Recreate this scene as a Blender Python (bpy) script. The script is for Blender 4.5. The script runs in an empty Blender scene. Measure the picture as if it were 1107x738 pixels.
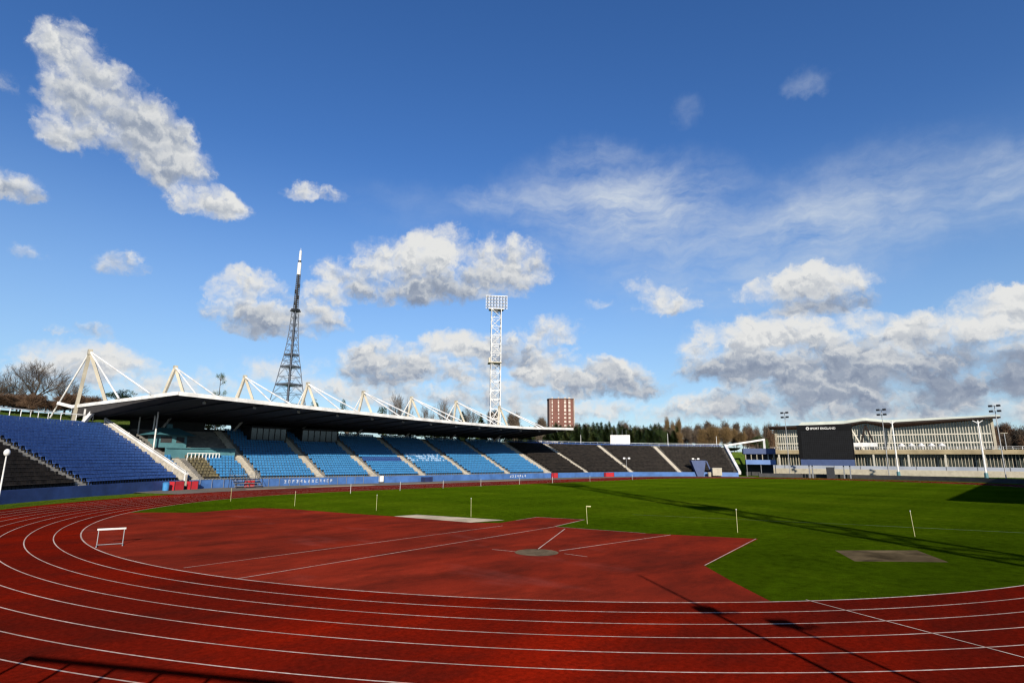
import bpy, math, random
from mathutils import Vector, Matrix, noise as mnoise
R = math.radians
random.seed(7)
scene = bpy.context.scene
COL = scene.collection
ORG = {}                      # world origin of every object built (for parenting with plain offsets)

# ------------------------------------------------------------------ helpers
def V(*a): return Vector(a)

def tag(o, label=None, cat=None, group=None, kind=None):
    if label: o['label'] = label
    if cat: o['category'] = cat
    if group: o['group'] = group
    if kind: o['kind'] = kind
    return o

def empty(name, loc, label, cat, group=None):
    o = bpy.data.objects.new(name, None)
    o.empty_display_size = 0.5
    COL.objects.link(o)
    o.location = loc
    ORG[o.name] = Vector(loc)
    return tag(o, label, cat, group)

class MB:
    """collects boxes, bars, sheets; build() links them as ONE mesh object"""
    def __init__(self): self.v = []; self.f = []; self.mi = []; self.cur = 0
    def face(self, pts):
        n = len(self.v); self.v += [tuple(p) for p in pts]
        self.f.append(tuple(range(n, n + len(pts)))); self.mi.append(self.cur)
    def mesh(self, vs, fs):
        n = len(self.v); self.v += [tuple(p) for p in vs]
        for f in fs: self.f.append(tuple(i + n for i in f)); self.mi.append(self.cur)
    def hexa(self, b, t):
        self.mesh(list(b) + list(t), [(3, 2, 1, 0), (4, 5, 6, 7), (0, 1, 5, 4), (1, 2, 6, 5), (2, 3, 7, 6), (3, 0, 4, 7)])
    def box(self, c, size, rz=0.0):
        cx, cy, cz = c; hx, hy, hz = size[0] / 2, size[1] / 2, size[2] / 2
        ca, sa = math.cos(rz), math.sin(rz)
        q = [(-hx, -hy), (hx, -hy), (hx, hy), (-hx, hy)]
        q = [(cx + x * ca - y * sa, cy + x * sa + y * ca) for x, y in q]
        self.hexa([(x, y, cz - hz) for x, y in q], [(x, y, cz + hz) for x, y in q])
    def tube(self, p, q, r0, r1=None, n=6, cap=True):
        p, q = Vector(p), Vector(q); r1 = r0 if r1 is None else r1
        d = q - p
        if d.length < 1e-6: return
        d.normalize()
        a = d.orthogonal().normalized(); b = d.cross(a)
        k = len(self.v)
        for c, r in ((p, r0), (q, r1)):
            for i in range(n):
                t = 2 * math.pi * i / n
                self.v.append(tuple(c + a * (r * math.cos(t)) + b * (r * math.sin(t))))
        for i in range(n):
            j = (i + 1) % n
            self.f.append((k + i, k + j, k + n + j, k + n + i)); self.mi.append(self.cur)
        if cap:
            self.f.append(tuple(k + n - 1 - i for i in range(n))); self.mi.append(self.cur)
            self.f.append(tuple(k + n + i for i in range(n))); self.mi.append(self.cur)
    def bar(self, p, q, w, h=None):
        """rectangular bar p->q, w sideways, h in its own up direction"""
        p, q = Vector(p), Vector(q); h = w if h is None else h
        d = (q - p).normalized()
        up = V(0, 0, 1) if abs(d.z) < .95 else V(1, 0, 0)
        s = d.cross(up).normalized(); u = s.cross(d)
        o = [s * (-w / 2) + u * (-h / 2), s * (w / 2) + u * (-h / 2), s * (w / 2) + u * (h / 2), s * (-w / 2) + u * (h / 2)]
        self.hexa([p + x for x in o], [q + x for x in o])
    def build(self, name, mats, parent=None, label=None, cat=None, group=None, kind=None, loc=None, smooth=False):
        org = Vector(loc) if loc is not None else (ORG[parent.name] if parent else V(0, 0, 0))
        me = bpy.data.meshes.new(name)
        if org.length > 0:
            vs = [(x - org.x, y - org.y, z - org.z) for x, y, z in self.v]
        else: vs = self.v
        me.from_pydata(vs, [], self.f)
        if not isinstance(mats, (list, tuple)): mats = [mats]
        for m in mats: me.materials.append(m)
        if len(mats) > 1: me.polygons.foreach_set('material_index', self.mi)
        if smooth: me.polygons.foreach_set('use_smooth', [True] * len(me.polygons))
        me.update()
        o = bpy.data.objects.new(name, me)
        COL.objects.link(o)
        ORG[o.name] = org
        if parent:
            o.parent = parent
            o.location = org - ORG[parent.name]
        else: o.location = org
        return tag(o, label, cat, group, kind)

def copy_tree(o, parent=None):
    c = o.copy(); COL.objects.link(c)
    if parent: c.parent = parent
    for ch in list(o.children): copy_tree(ch, c)
    return c

# ------------------------------------------------------------------ materials
def nm(name):
    m = bpy.data.materials.new(name); m.use_nodes = True
    nt = m.node_tree; nt.nodes.clear()
    out = nt.nodes.new('ShaderNodeOutputMaterial')
    b = nt.nodes.new('ShaderNodeBsdfPrincipled')
    nt.links.new(b.outputs[0], out.inputs[0])
    return m, nt, b

def noise(nt, vec, scale, detail=6, rough=.6):
    n = nt.nodes.new('ShaderNodeTexNoise')
    n.inputs['Scale'].default_value = scale; n.inputs['Detail'].default_value = detail
    n.inputs['Roughness'].default_value = rough
    nt.links.new(vec, n.inputs['Vector']); return n.outputs['Fac']

def ramp(nt, fac, stops):
    r = nt.nodes.new('ShaderNodeValToRGB')
    el = r.color_ramp.elements
    while len(el) < len(stops): el.new(.5)
    for e, (p, c) in zip(el, stops):
        e.position = p; e.color = (*c, 1) if len(c) == 3 else c
    nt.links.new(fac, r.inputs[0]); return r.outputs[0]

def mix(nt, fac, a, b, typ='MIX'):
    m = nt.nodes.new('ShaderNodeMix'); m.data_type = 'RGBA'; m.blend_type = typ
    for sock, val in ((m.inputs[0], fac), (m.inputs[6], a), (m.inputs[7], b)):
        if isinstance(val, bpy.types.NodeSocket): nt.links.new(val, sock)
        elif isinstance(val, (int, float)): sock.default_value = val
        else: sock.default_value = (*val, 1)
    return m.outputs[2]

def mapping(nt, vec, scale=(1, 1, 1), rot=0):
    m = nt.nodes.new('ShaderNodeMapping')
    m.inputs['Scale'].default_value = scale; m.inputs['Rotation'].default_value = (0, 0, rot)
    nt.links.new(vec, m.inputs['Vector']); return m.outputs[0]

def wpos(nt):
    return nt.nodes.new('ShaderNodeNewGeometry').outputs['Position']

def bump(nt, b, h, strength, dist):
    n = nt.nodes.new('ShaderNodeBump'); n.inputs['Strength'].default_value = strength
    n.inputs['Distance'].default_value = dist
    nt.links.new(h, n.inputs['Height']); nt.links.new(n.outputs[0], b.inputs['Normal'])

def pm(name, c1, c2=None, scale=3, rough=.6, metal=0, spec=.4, bmp=0, big=None):
    """paint / concrete / metal: two close tones broken up by noise and a large soft stain"""
    m, nt, b = nm(name)
    c2 = c2 or tuple(x * .78 for x in c1)
    p = wpos(nt)
    f = noise(nt, p, scale)
    col = ramp(nt, f, [(.3, c2), (.62, c1)])
    if big:
        f2 = noise(nt, p, big, 4)
        col = mix(nt, ramp(nt, f2, [(.42, (0, 0, 0)), (.62, (.55, .55, .55))]), col, tuple(x * .62 for x in c2))
    nt.links.new(col, b.inputs['Base Color'])
    b.inputs['Roughness'].default_value = rough; b.inputs['Metallic'].default_value = metal
    b.inputs['Specular IOR Level'].default_value = spec
    if bmp: bump(nt, b, f, bmp, .02)
    return m

def m_track():
    m, nt, b = nm('red_synthetic')
    p = wpos(nt)
    big = noise(nt, mapping(nt, p, (.06, .13, .1), R(38)), 1, 9, .64)
    col = ramp(nt, big, [(.28, (0.03619, 0.00372, 0.00245)), (.45, (0.05741, 0.00396, 0.00205)), (.57, (0.07987, 0.00445, 0.00177)), (.74, (0.14664, 0.00650, 0.00164))])
    mid = noise(nt, mapping(nt, p, (.34, .62, 1), R(38)), 1, 9, .68)
    col = mix(nt, ramp(nt, mid, [(.34, (.55, .55, .55)), (.54, (0, 0, 0))]), col, (0.02246, 0.00409, 0.00314))
    sp = ramp(nt, noise(nt, p, 7, 6, .75), [(.3, (0, 0, 0)), (.7, (1, 1, 1))])
    col = mix(nt, .42, col, mix(nt, sp, (.0, .0, .0), (1., .9, .85)), 'OVERLAY')
    gr = ramp(nt, noise(nt, p, 55, 3, .7), [(.34, (0, 0, 0)), (.66, (1, 1, 1))])
    col = mix(nt, .34, col, mix(nt, gr, (0., 0., 0.), (1, 1, 1)), 'OVERLAY')
    nt.links.new(col, b.inputs['Base Color'])
    b.inputs['Roughness'].default_value = .95; b.inputs['Specular IOR Level'].default_value = 0
    b.inputs['Diffuse Roughness'].default_value = 1.0
    bump(nt, b, gr, .35, .01)
    return m

def m_area():
    m, nt, b = nm('worn_red_synthetic')
    p = wpos(nt)
    big = noise(nt, mapping(nt, p, (.1, .19, .1), R(10)), 1, 7, .68)
    col = ramp(nt, big, [(.28, (0.0500, 0.0082, 0.0056)), (.45, (0.0760, 0.0094, 0.0056)), (.57, (0.1020, 0.0112, 0.0060)), (.74, (0.1420, 0.0165, 0.0088))])
    dk = noise(nt, mapping(nt, p, (.22, .5, .1), R(60)), 1, 6, .72)
    col = mix(nt, ramp(nt, dk, [(.34, (.62, .62, .62)), (.54, (0, 0, 0))]), col, (0.02686, 0.00563, 0.00414))
    pale = noise(nt, mapping(nt, p, (0.24600, 0.08280, 0.11500), 0), 1.7, 6, .6)
    col = mix(nt, ramp(nt, pale, [(.58, (0, 0, 0)), (.8, (.16, .16, .16))]), col, (0.20500, 0.06900, 0.06670))
    gr = ramp(nt, noise(nt, p, 40, 4, .72), [(.34, (0, 0, 0)), (.66, (1, 1, 1))])
    col = mix(nt, .36, col, mix(nt, gr, (0., 0., 0.), (1, 1, 1)), 'OVERLAY')
    nt.links.new(col, b.inputs['Base Color'])
    b.inputs['Roughness'].default_value = .95; b.inputs['Specular IOR Level'].default_value = 0
    b.inputs['Diffuse Roughness'].default_value = 1.0
    bump(nt, b, gr, .3, .01)
    return m

def m_grass(name, a, c, d, stripe=True):
    m, nt, b = nm(name)
    p = wpos(nt)
    f1 = noise(nt, mapping(nt, p, (.10, .035, .1), R(0)), 1, 8, .66)
    col = ramp(nt, f1, [(.32, a), (.5, c), (.68, d)])
    f2 = ramp(nt, noise(nt, p, 1.6, 9, .75), [(.32, (0, 0, 0)), (.68, (1, 1, 1))])
    col = mix(nt, .42, col, mix(nt, f2, (0, 0, 0), (1, 1, 1)), 'OVERLAY')
    f3 = ramp(nt, noise(nt, p, 24, 4, .75), [(.34, (0, 0, 0)), (.66, (1, 1, 1))])
    col = mix(nt, .5, col, mix(nt, f3, (0, 0, 0), (1, 1, 1)), 'OVERLAY')
    if stripe:
        w = nt.nodes.new('ShaderNodeTexWave'); w.wave_type = 'BANDS'; w.bands_direction = 'Y'
        w.inputs['Scale'].default_value = .045; w.inputs['Distortion'].default_value = 1.5; w.inputs['Detail'].default_value = 1
        nt.links.new(p, w.inputs['Vector'])
        col = mix(nt, ramp(nt, w.outputs['Fac'], [(.35, (0, 0, 0)), (.65, (.16, .16, .16))]), col, tuple(x * .55 for x in a))
    nt.links.new(col, b.inputs['Base Color'])
    b.inputs['Roughness'].default_value = .9; b.inputs['Specular IOR Level'].default_value = 0
    b.inputs['Diffuse Roughness'].default_value = 1.0
    bump(nt, b, f3, .9, .06)
    return m

def m_glass(name, c, rough=.12):
    m, nt, b = nm(name)
    p = wpos(nt); f = noise(nt, p, .6, 4)
    nt.links.new(ramp(nt, f, [(.35, tuple(x * .5 for x in c)), (.65, c)]), b.inputs['Base Color'])
    b.inputs['Roughness'].default_value = rough; b.inputs['Specular IOR Level'].default_value = .8
    return m

def m_brick():
    m, nt, b = nm('brown_brick')
    br = nt.nodes.new('ShaderNodeTexBrick'); br.inputs['Scale'].default_value = .9
    br.inputs['Color1'].default_value = (.165, .066, .048, 1); br.inputs['Color2'].default_value = (.125, .05, .04, 1)
    br.inputs['Mortar'].default_value = (.17, .10, .08, 1); br.inputs['Mortar Size'].default_value = .012
    tc = nt.nodes.new('ShaderNodeTexCoord'); nt.links.new(mapping(nt, tc.outputs['Object'], (1, 1, 1)), br.inputs['Vector'])
    f = noise(nt, wpos(nt), .2, 4)
    nt.links.new(mix(nt, .3, br.outputs[0], mix(nt, f, (0, 0, 0), (1, 1, 1)), 'OVERLAY'), b.inputs['Base Color'])
    b.inputs['Roughness'].default_value = .9
    return m

M = {}
M['track'] = m_track(); M['area'] = m_area()
M['grass'] = m_grass('pitch_grass', (.033, .062, .0016), (.047, .086, .0020), (.072, .112, .0036))
M['verge'] = m_grass('verge_grass', (.040, .070, .007), (.056, .095, .008), (.068, .11, .010), False)
M['bank'] = m_grass('bank_grass', (.045, .07, .012), (.06, .10, .015), (.09, .105, .03), False)
M['line'] = pm('line_paint', (.72, .60, .50), (.44, .29, .22), 6, .8, spec=.05, big=.35)
M['asphalt'] = pm('grey_asphalt', (.19, .165, .13), (.12, .105, .085), 1.5, .9, big=.2)
M['concrete'] = pm('pale_concrete', (.42, .40, .36), (.30, .285, .25), 1.2, .85, bmp=.2, big=.3)
M['terrace'] = pm('terrace_concrete', (.20, .19, .175), (.13, .125, .115), 1.4, .9, big=.3)
M['darkterrace'] = pm('dark_terrace_concrete', (.052, .048, .043), (.03, .028, .026), 1.4, .9, big=.3)  # much darker tone of the terrace concrete
M['stair'] = pm('stair_concrete', (.42, .385, .32), (.25, .23, .19), 2, .85)
M['bluewall'] = pm('blue_wall_paint', (.036, .076, .23), (.027, .055, .17), 1.2, .5, big=.4)
M['skywall'] = pm('sky_blue_wall_paint', (.06, .15, .38), (.045, .115, .30), 1.2, .5, big=.4)
M['seat_dark'] = pm('dark_blue_plastic', (.02890, .07912, .25160), (.01530, .04300, .15910), 2.6, .5, spec=.4)
M['seat_light'] = pm('light_blue_plastic', (.042, .195, .41), (.029, .142, .32), 2.2, .5, spec=.35)
M['seat_black'] = pm('black_plastic', (.027, .0225, .019), (.0065, .006, .006), 1.1, .8, spec=.12)
M['seat_white'] = pm('white_plastic', (.26, .42, .62), (.20, .34, .54), .9, .5)
M['white'] = pm('white_paint', (.74, .74, .72), (.62, .62, .60), 1.3, .45, big=.5)
M['cream'] = pm('cream_paint', (.46, .42, .325), (.37, .34, .265), 1.0, .55, big=.4)
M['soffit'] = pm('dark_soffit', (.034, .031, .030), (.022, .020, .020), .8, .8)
M['roofing'] = pm('roof_felt', (.32, .32, .31), (.24, .24, .23), .8, .85)
M['teal'] = pm('teal_paint', (.075, .19, .215), (.055, .15, .175), 1.0, .5)
M['tealroof'] = pm('teal_roofing', (.05, .155, .185), (.038, .12, .15), 1.0, .5)
M['darkwall'] = pm('dark_wall', (.035, .036, .038), (.02, .02, .022), .9, .7)
M['glass'] = m_glass('dim_glass', (.045, .06, .07))
M['steel'] = pm('grey_steel', (.30, .31, .32), (.22, .23, .24), 2, .5, .3)
M['mast_steel'] = pm('blue_grey_steel', (.115, .13, .16), (.085, .10, .125), .1, .6, .2)
M['darksteel'] = pm('dark_steel', (.035, .037, .042), (.022, .023, .027), 2, .5, .3)
M['red'] = pm('red_board', (.42, .022, .03), (.33, .018, .024), 2, .45)
M['bin'] = pm('blue_bin_plastic', (.05, .23, .50), (.04, .18, .40), 3, .45)
M['navy'] = pm('navy_paint', (.018, .03, .095), (.012, .02, .07), 1, .5)
M['bluepanel'] = pm('slate_blue_panel', (.036, .062, .155), (.028, .05, .125), 1, .5)
M['board'] = pm('scoreboard_black', (.0045, .005, .006), (.003, .0035, .004), 1, .8, spec=.12)
M['fin'] = pm('cream_fins', (.38, .35, .27), (.29, .265, .205), .8, .7)
M['mullion'] = pm('white_mullion', (.50, .48, .41), (.41, .39, .33), .8, .6)
M['nscglass'] = m_glass('hall_glass', (.055, .068, .06))
M['concourse'] = pm('concourse_concrete', (.32, .26, .155), (.24, .195, .115), .5, .85, big=.15)
M['nscroof'] = pm('copper_roofing', (.50, .53, .45), (.40, .43, .37), .3, .7)
M['timber'] = pm('red_brown_timber', (.075, .03, .018), (.05, .02, .012), .8, .7)
M['darktimber'] = pm('dark_brown_timber', (.022, .013, .010), (.014, .009, .008), .8, .8)
M['brick'] = m_brick()
M['sandpit'] = pm('bare_sand', (.17, .125, .066), (.050, .037, .020), .8, .95, spec=0, bmp=.4, big=.5)
M['palepit'] = pm('pale_slab', (.66, .55, .38), (.50, .41, .27), .8, .9, spec=0, big=.6)
M['circle'] = pm('throwing_concrete', (.21, .155, .095), (.11, .082, .05), 3, .85, spec=0, big=1.2)
M['stake'] = pm('pale_yellow_stake', (.46, .45, .21), (.36, .35, .16), 4, .6)
M['bark'] = pm('grey_brown_bark', (.070, .056, .042), (.042, .034, .027), 3, .95)
M['twig'] = pm('bare_twigs', (.115, .088, .062), (.07, .053, .040), .4, .95)
M['goldtwig'] = pm('golden_brown_twigs', (.155, .10, .040), (.105, .068, .030), .25, .95)
M['browntwig'] = pm('russet_twigs', (.115, .068, .038), (.075, .045, .027), .25, .95)
M['needle'] = pm('conifer_needles', (.050, .082, .020), (.022, .040, .013), .5, .8, spec=.2)
M['needle2'] = pm('olive_conifer_needles', (.082, .104, .024), (.036, .050, .014), .5, .8, spec=.2)
M['bush'] = pm('evergreen_leaves', (.040, .070, .017), (.02, .036, .010), .6, .7, spec=.25)

# ------------------------------------------------------------------ stadium outline: front wall line of the bowl
CP = [(10,-57),(0,-56.5),(-14.5,-55),(-27.5,-46),(-37,-37.5),(-44.5,-28),(-50,-15),(-52,0),(-50,15),(-44.5,28),(-36,38),(-27.5,46),(-20.6,52.2),(-14.5,55.9),(-6,57),(10,57),(30,57),(50,57),(72,56.5),(90,55),(106,49.5),(120,40),(130,27),(134,14)]
PTS = []
for i in range(1, len(CP) - 2):
    a, b_, c, d = [Vector(p) for p in CP[i-1:i+3]]
    for k in range(24):
        t = k / 24
        PTS.append(.5 * ((2*b_) + (c-a)*t + (2*a-5*b_+4*c-d)*t*t + (3*b_-a-3*c+d)*t**3))
PTS.append(Vector(CP[-2]))
SS = [0.0]
for i in range(len(PTS) - 1): SS.append(SS[-1] + (PTS[i+1] - PTS[i]).length)
TAN = []
for i in range(len(PTS)):
    v = PTS[min(i+1, len(PTS)-1)] - PTS[max(i-1, 0)]; TAN.append(v.normalized())
import bisect
def pp(s, d=0.0, z=0.0):
    """point at path length s, d metres outward from the front wall, height z"""
    i = min(max(bisect.bisect_left(SS, s) - 1, 0), len(SS) - 2)
    t = (s - SS[i]) / (SS[i+1] - SS[i])
    p = PTS[i].lerp(PTS[i+1], t); v = TAN[i].lerp(TAN[i+1], t).normalized()
    return Vector((p.x - v.y * d, p.y + v.x * d, z))
def tang(s):
    i = min(max(bisect.bisect_left(SS, s) - 1, 0), len(SS) - 2)
    t = (s - SS[i]) / (SS[i+1] - SS[i])
    return TAN[i].lerp(TAN[i+1], t).normalized()
TREAD, RISE, D0, Z0, NROW = .85, .40, .30, 1.2, 20
def rowd(i): return D0 + i * TREAD
def rowz(i): return Z0 + i * RISE
def srange(s0, s1, step):
    n = max(1, int(math.ceil((s1 - s0) / step)))
    return [s0 + (s1 - s0) * k / n for k in range(n + 1)]

def ribbon(mb, prof, s0, s1, step=1.0):
    """sweep a list of (d,z) along the path"""
    ss = srange(s0, s1, step); k = len(mb.v); n = len(prof)
    for s in ss:
        for d, z in prof: mb.v.append(tuple(pp(s, d, z)))
    for i in range(len(ss) - 1):
        for j in range(n - 1):
            a = k + i * n + j
            mb.f.append((a, a + 1, a + n + 1, a + n)); mb.mi.append(mb.cur)
    # end caps for closed profiles
    if n > 2 and prof[0] == prof[-1]:
        mb.f.append(tuple(k + j for j in range(n - 1))); mb.mi.append(mb.cur)
        mb.f.append(tuple(k + (len(ss) - 1) * n + n - 2 - j for j in range(n - 1))); mb.mi.append(mb.cur)

def step_profile(r0=0, r1=NROW):
    pr = []
    for i in range(r0, r1):
        pr += [(rowd(i), rowz(i)), (rowd(i + 1), rowz(i))]
    return pr

SEATV = None
def seat_into(mb, s, row, w=.41):
    """one moulded tip-up seat: pan, back and pedestal, facing the field"""
    d = rowd(row) + .70; z = rowz(row)
    p = pp(s, d, z); t = tang(s); n = Vector((-t.y, t.x))
    jx = random.uniform(-.012, .012); jz = random.uniform(-.012, .012)
    prof = [(-.42, .43), (-.40, .40), (-.05, .39), (.0, .40), (.08, .76 + jz), (.045, .77 + jz), (-.03, .47)]
    L = []; Rr = []
    for a, h in prof:
        q = p.xy + n * a
        L.append((q.x - t.x * (w/2 + jx), q.y - t.y * (w/2 + jx), z + h)); Rr.append((q.x + t.x * (w/2 - jx), q.y + t.y * (w/2 - jx), z + h))
    m = len(prof)
    fs = [tuple(range(m)), tuple(reversed(range(m, 2*m)))] + [(i, (i+1) % m, m + (i+1) % m, m + i) for i in range(m)]
    mb.mesh(L + Rr, fs)
    q = p.xy + n * (-.08)
    mb.box((q.x, q.y, z + .2), (.06, .06, .40))

def stair_into(mb, s, w, r0=0, r1=NROW):
    """pale solid steps, two to a row"""
    def blk(d0, d1, z0, z1):
        t = tang(s); ex = V(t.x, t.y, 0) * (w / 2); a = pp(s, d0, 0); b = pp(s, d1, 0)
        q = [a - ex, a + ex, b + ex, b - ex]
        mb.hexa([x + V(0, 0, z0) for x in q], [x + V(0, 0, z1) for x in q])
    for i in range(r0, r1):
        z = rowz(i)
        blk(rowd(i) - .012, rowd(i) + .42, z - .22, z + .02)
        blk(rowd(i) + .415, rowd(i + 1) - .014, z - .02, z + .22)

def mark_row_seats(s0, s1, r0, r1, pitch, skip):
    out = []
    for r in range(r0, r1):                                   # rows further out are longer on a bend
        q = s0 + pitch / 2; d = rowd(r) + .5
        while q < s1 - pitch * .4:
            if not (skip and skip(q, r)): out.append((q, r))
            q += pitch / max(.5, (pp(q + .25, d) - pp(q - .25, d)).length / .5)
    return out

# ------------------------------------------------------------------ camera
cam_data = bpy.data.cameras.new('camera'); cam = bpy.data.objects.new('camera', cam_data); COL.objects.link(cam)
TH, PITCH, ROLL, CAMH = R(42), .20532, .00749, 4.4467
CAM = V(-44.642, -34.017, CAMH)
cam_data.sensor_width = 36; cam_data.lens = 612 / 1107 * 36; cam_data.clip_end = 6000; cam_data.clip_start = .1
f0 = V(math.cos(TH), math.sin(TH), 0); r0 = V(math.sin(TH), -math.cos(TH), 0); u0 = V(0, 0, 1)
fw = f0 * math.cos(PITCH) + u0 * math.sin(PITCH); up = u0 * math.cos(PITCH) - f0 * math.sin(PITCH)
rt = r0 * math.cos(ROLL) + up * math.sin(ROLL); up2 = up * math.cos(ROLL) - r0 * math.sin(ROLL)
cam.matrix_world = Matrix(((rt.x, up2.x, -fw.x, CAM.x), (rt.y, up2.y, -fw.y, CAM.y), (rt.z, up2.z, -fw.z, CAM.z), (0, 0, 0, 1)))
scene.camera = cam

# ------------------------------------------------------------------ sun and sky
SUN_EL = 22.0
sd = V(.6149, .7886, 0)                       # horizontal travel direction of the light
sun_data = bpy.data.lights.new('sun', 'SUN'); sun = bpy.data.objects.new('sun', sun_data); COL.objects.link(sun)
sun_data.energy = 5.0; sun_data.angle = R(.53); sun_data.color = (1.0, .90, .76)
ld = sd * math.cos(R(SUN_EL)) + V(0, 0, -math.sin(R(SUN_EL)))
sun.rotation_euler = ld.to_track_quat('-Z', 'Y').to_euler()
sun.location = (-60, -90, 60)

world = bpy.data.worlds.new('World'); scene.world = world; world.use_nodes = True
def build_sky():
    nt = world.node_tree; nt.nodes.clear(); L = nt.links.new
    out = nt.nodes.new('ShaderNodeOutputWorld'); bg = nt.nodes.new('ShaderNodeBackground')
    L(bg.outputs[0], out.inputs[0]); bg.inputs[1].default_value = .072
    sky = nt.nodes.new('ShaderNodeTexSky'); sky.sky_type = 'NISHITA'; sky.sun_disc = False
    sky.sun_elevation = R(SUN_EL)
    az = math.atan2(-sd.x, -sd.y)              # compass-like: Blender measures rotation from +Y towards +X
    sky.sun_rotation = az
    sky.air_density = 1.0; sky.dust_density = .35; sky.ozone_density = 3.0; sky.altitude = 100
    def math_(op, a, b=None, c=None, clamp=False):
        n = nt.nodes.new('ShaderNodeMath'); n.operation = op; n.use_clamp = clamp
        for s, v in zip(n.inputs, (a, b, c)):
            if v is None: continue
            if isinstance(v, (int, float)): s.default_value = v
            else: L(v, s)
        return n.outputs[0]
    def vm(op, a, b=None, c=None, out=0):
        n = nt.nodes.new('ShaderNodeVectorMath'); n.operation = op
        for s, v in zip(n.inputs, (a, b, c)):
            if v is None: continue
            if isinstance(v, tuple): s.default_value = v
            else: L(v, s)
        return n.outputs[out]
    def nz(vec, scale, detail, rough=.55, col=False):
        n = nt.nodes.new('ShaderNodeTexNoise'); n.noise_dimensions = '2D'; n.inputs['Scale'].default_value = scale
        n.inputs['Detail'].default_value = detail; n.inputs['Roughness'].default_value = rough
        L(vec, n.inputs['Vector']); return n.outputs[1 if col else 0]
    def sstep(x, a, b):
        n = nt.nodes.new('ShaderNodeMapRange'); n.interpolation_type = 'SMOOTHSTEP'
        n.inputs[1].default_value = a; n.inputs[2].default_value = b; L(x, n.inputs[0]); return n.outputs[0]
    # deeper, more saturated blue than a hazy summer sky
    hs = nt.nodes.new('ShaderNodeHueSaturation'); hs.inputs['Hue'].default_value = SKY_HUE; hs.inputs['Saturation'].default_value = SKY_SAT; hs.inputs['Value'].default_value = SKY_VAL
    L(sky.outputs[0], hs.inputs['Color'])
    tc = nt.nodes.new('ShaderNodeTexCoord'); d = tc.outputs['Generated']
    sp = nt.nodes.new('ShaderNodeSeparateXYZ'); L(d, sp.inputs[0])
    azd = math_('MULTIPLY', math_('ARCTAN2', sp.outputs[1], sp.outputs[0]), 57.29578)
    eld = math_('MULTIPLY', math_('ARCSINE', sp.outputs[2]), 57.29578)
    cb = nt.nodes.new('ShaderNodeCombineXYZ'); L(azd, cb.inputs[0]); L(eld, cb.inputs[1])
    P0 = cb.outputs[0]
    w1 = vm('SUBTRACT', nz(P0, .14, 4, .6, True), (.5, .5, .5)); w2 = vm('SUBTRACT', nz(P0, .55, 6, .65, True), (.5, .5, .5))
    P1 = vm('MULTIPLY_ADD', w1, (4.0, 2.4, 0), P0); P1 = vm('MULTIPLY_ADD', w2, (2.2, 1.5, 0), P1)
    F = T = W = None
    for (a, e, ra, re, o, t) in CLOUDS:
        k_ = 1.32 if e > 13 else 1.46; ra *= k_; re *= k_
        q = vm('MULTIPLY_ADD', P1, (1/ra, 1/re, 0), (-a/ra, -e/re, 0))
        s2 = nt.nodes.new('ShaderNodeSeparateXYZ'); L(q, s2.inputs[0])
        y = s2.outputs[1]
        flat = math_('MINIMUM', y, math_('MULTIPLY', y, 1.35))
        l2 = math_('MULTIPLY_ADD', s2.outputs[0], s2.outputs[0], math_('MULTIPLY', flat, flat))
        f = math_('MULTIPLY', math_('MAXIMUM', math_('SUBTRACT', 1.0, l2), 0.0), o)      # 0..o, smooth bump
        tone = math_('MULTIPLY_ADD', math_('MULTIPLY', y, .45), 1.0, t)                  # brighter tops
        w = math_('MULTIPLY', f, f)
        F = f if F is None else math_('SMOOTH_MAX', F, f, .10)
        T = math_('MULTIPLY', w, tone) if T is None else math_('MULTIPLY_ADD', w, tone, T)
        W = w if W is None else math_('ADD', W, w)
    F = math_('MAXIMUM', math_('SUBTRACT', F, .10), 0.0)
    tone = math_('DIVIDE', T, math_('ADD', W, 1e-4))
    def vor(vec, scale):
        n = nt.nodes.new('ShaderNodeTexVoronoi'); n.voronoi_dimensions = '2D'; n.feature = 'SMOOTH_F1'; n.inputs['Scale'].default_value = scale
        n.inputs['Smoothness'].default_value = .45; L(vec, n.inputs['Vector']); return n.outputs['Distance']
    n1 = nz(P0, .40, 10, .58); n2 = nz(P1, 1.3, 7, .6)
    Pb = vm('MULTIPLY_ADD', vm('SUBTRACT', nz(P0, 1.1, 5, .6, True), (.5, .5, .5)), (1.3, .9, 0), vm('MULTIPLY', P1, (1, 1.35, 0)))
    def bil(vec):
        a = math_('MULTIPLY', math_('SUBTRACT', .45, vor(vec, .30)), 1.0)
        b = math_('MULTIPLY_ADD', math_('SUBTRACT', .45, vor(vec, .72)), .55, a)
        return math_('MULTIPLY_ADD', math_('SUBTRACT', .45, vor(vec, 1.7)), .15, b)
    b0 = bil(Pb); b1 = bil(vm('ADD', Pb, (-.30, .62, 0)))
    dens = math_('ADD', math_('MULTIPLY_ADD', b0, .62, math_('MULTIPLY', F, 1.05)), math_('MULTIPLY_ADD', math_('SUBTRACT', n1, .5), .85, math_('MULTIPLY', math_('SUBTRACT', n2, .5), .42)))
    dens = math_('MULTIPLY_ADD', math_('SUBTRACT', nz(P0, .19, 3, .5), .5), 1.1, dens)
    alpha = sstep(dens, -.06, .90)
    alpha = math_('MULTIPLY', alpha, sstep(F, .0, .28))
    relief = math_('MULTIPLY', math_('SUBTRACT', b0, b1), .75)
    relief2 = math_('MULTIPLY', math_('SUBTRACT', n1, .5), .26)
    edge = math_('MULTIPLY', math_('SUBTRACT', 1.0, sstep(dens, .25, 1.0)), .20)
    lum = math_('ADD', math_('ADD', tone, math_('ADD', relief, relief2)), edge)
    cr = nt.nodes.new('ShaderNodeValToRGB'); el = cr.color_ramp.elements
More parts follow.
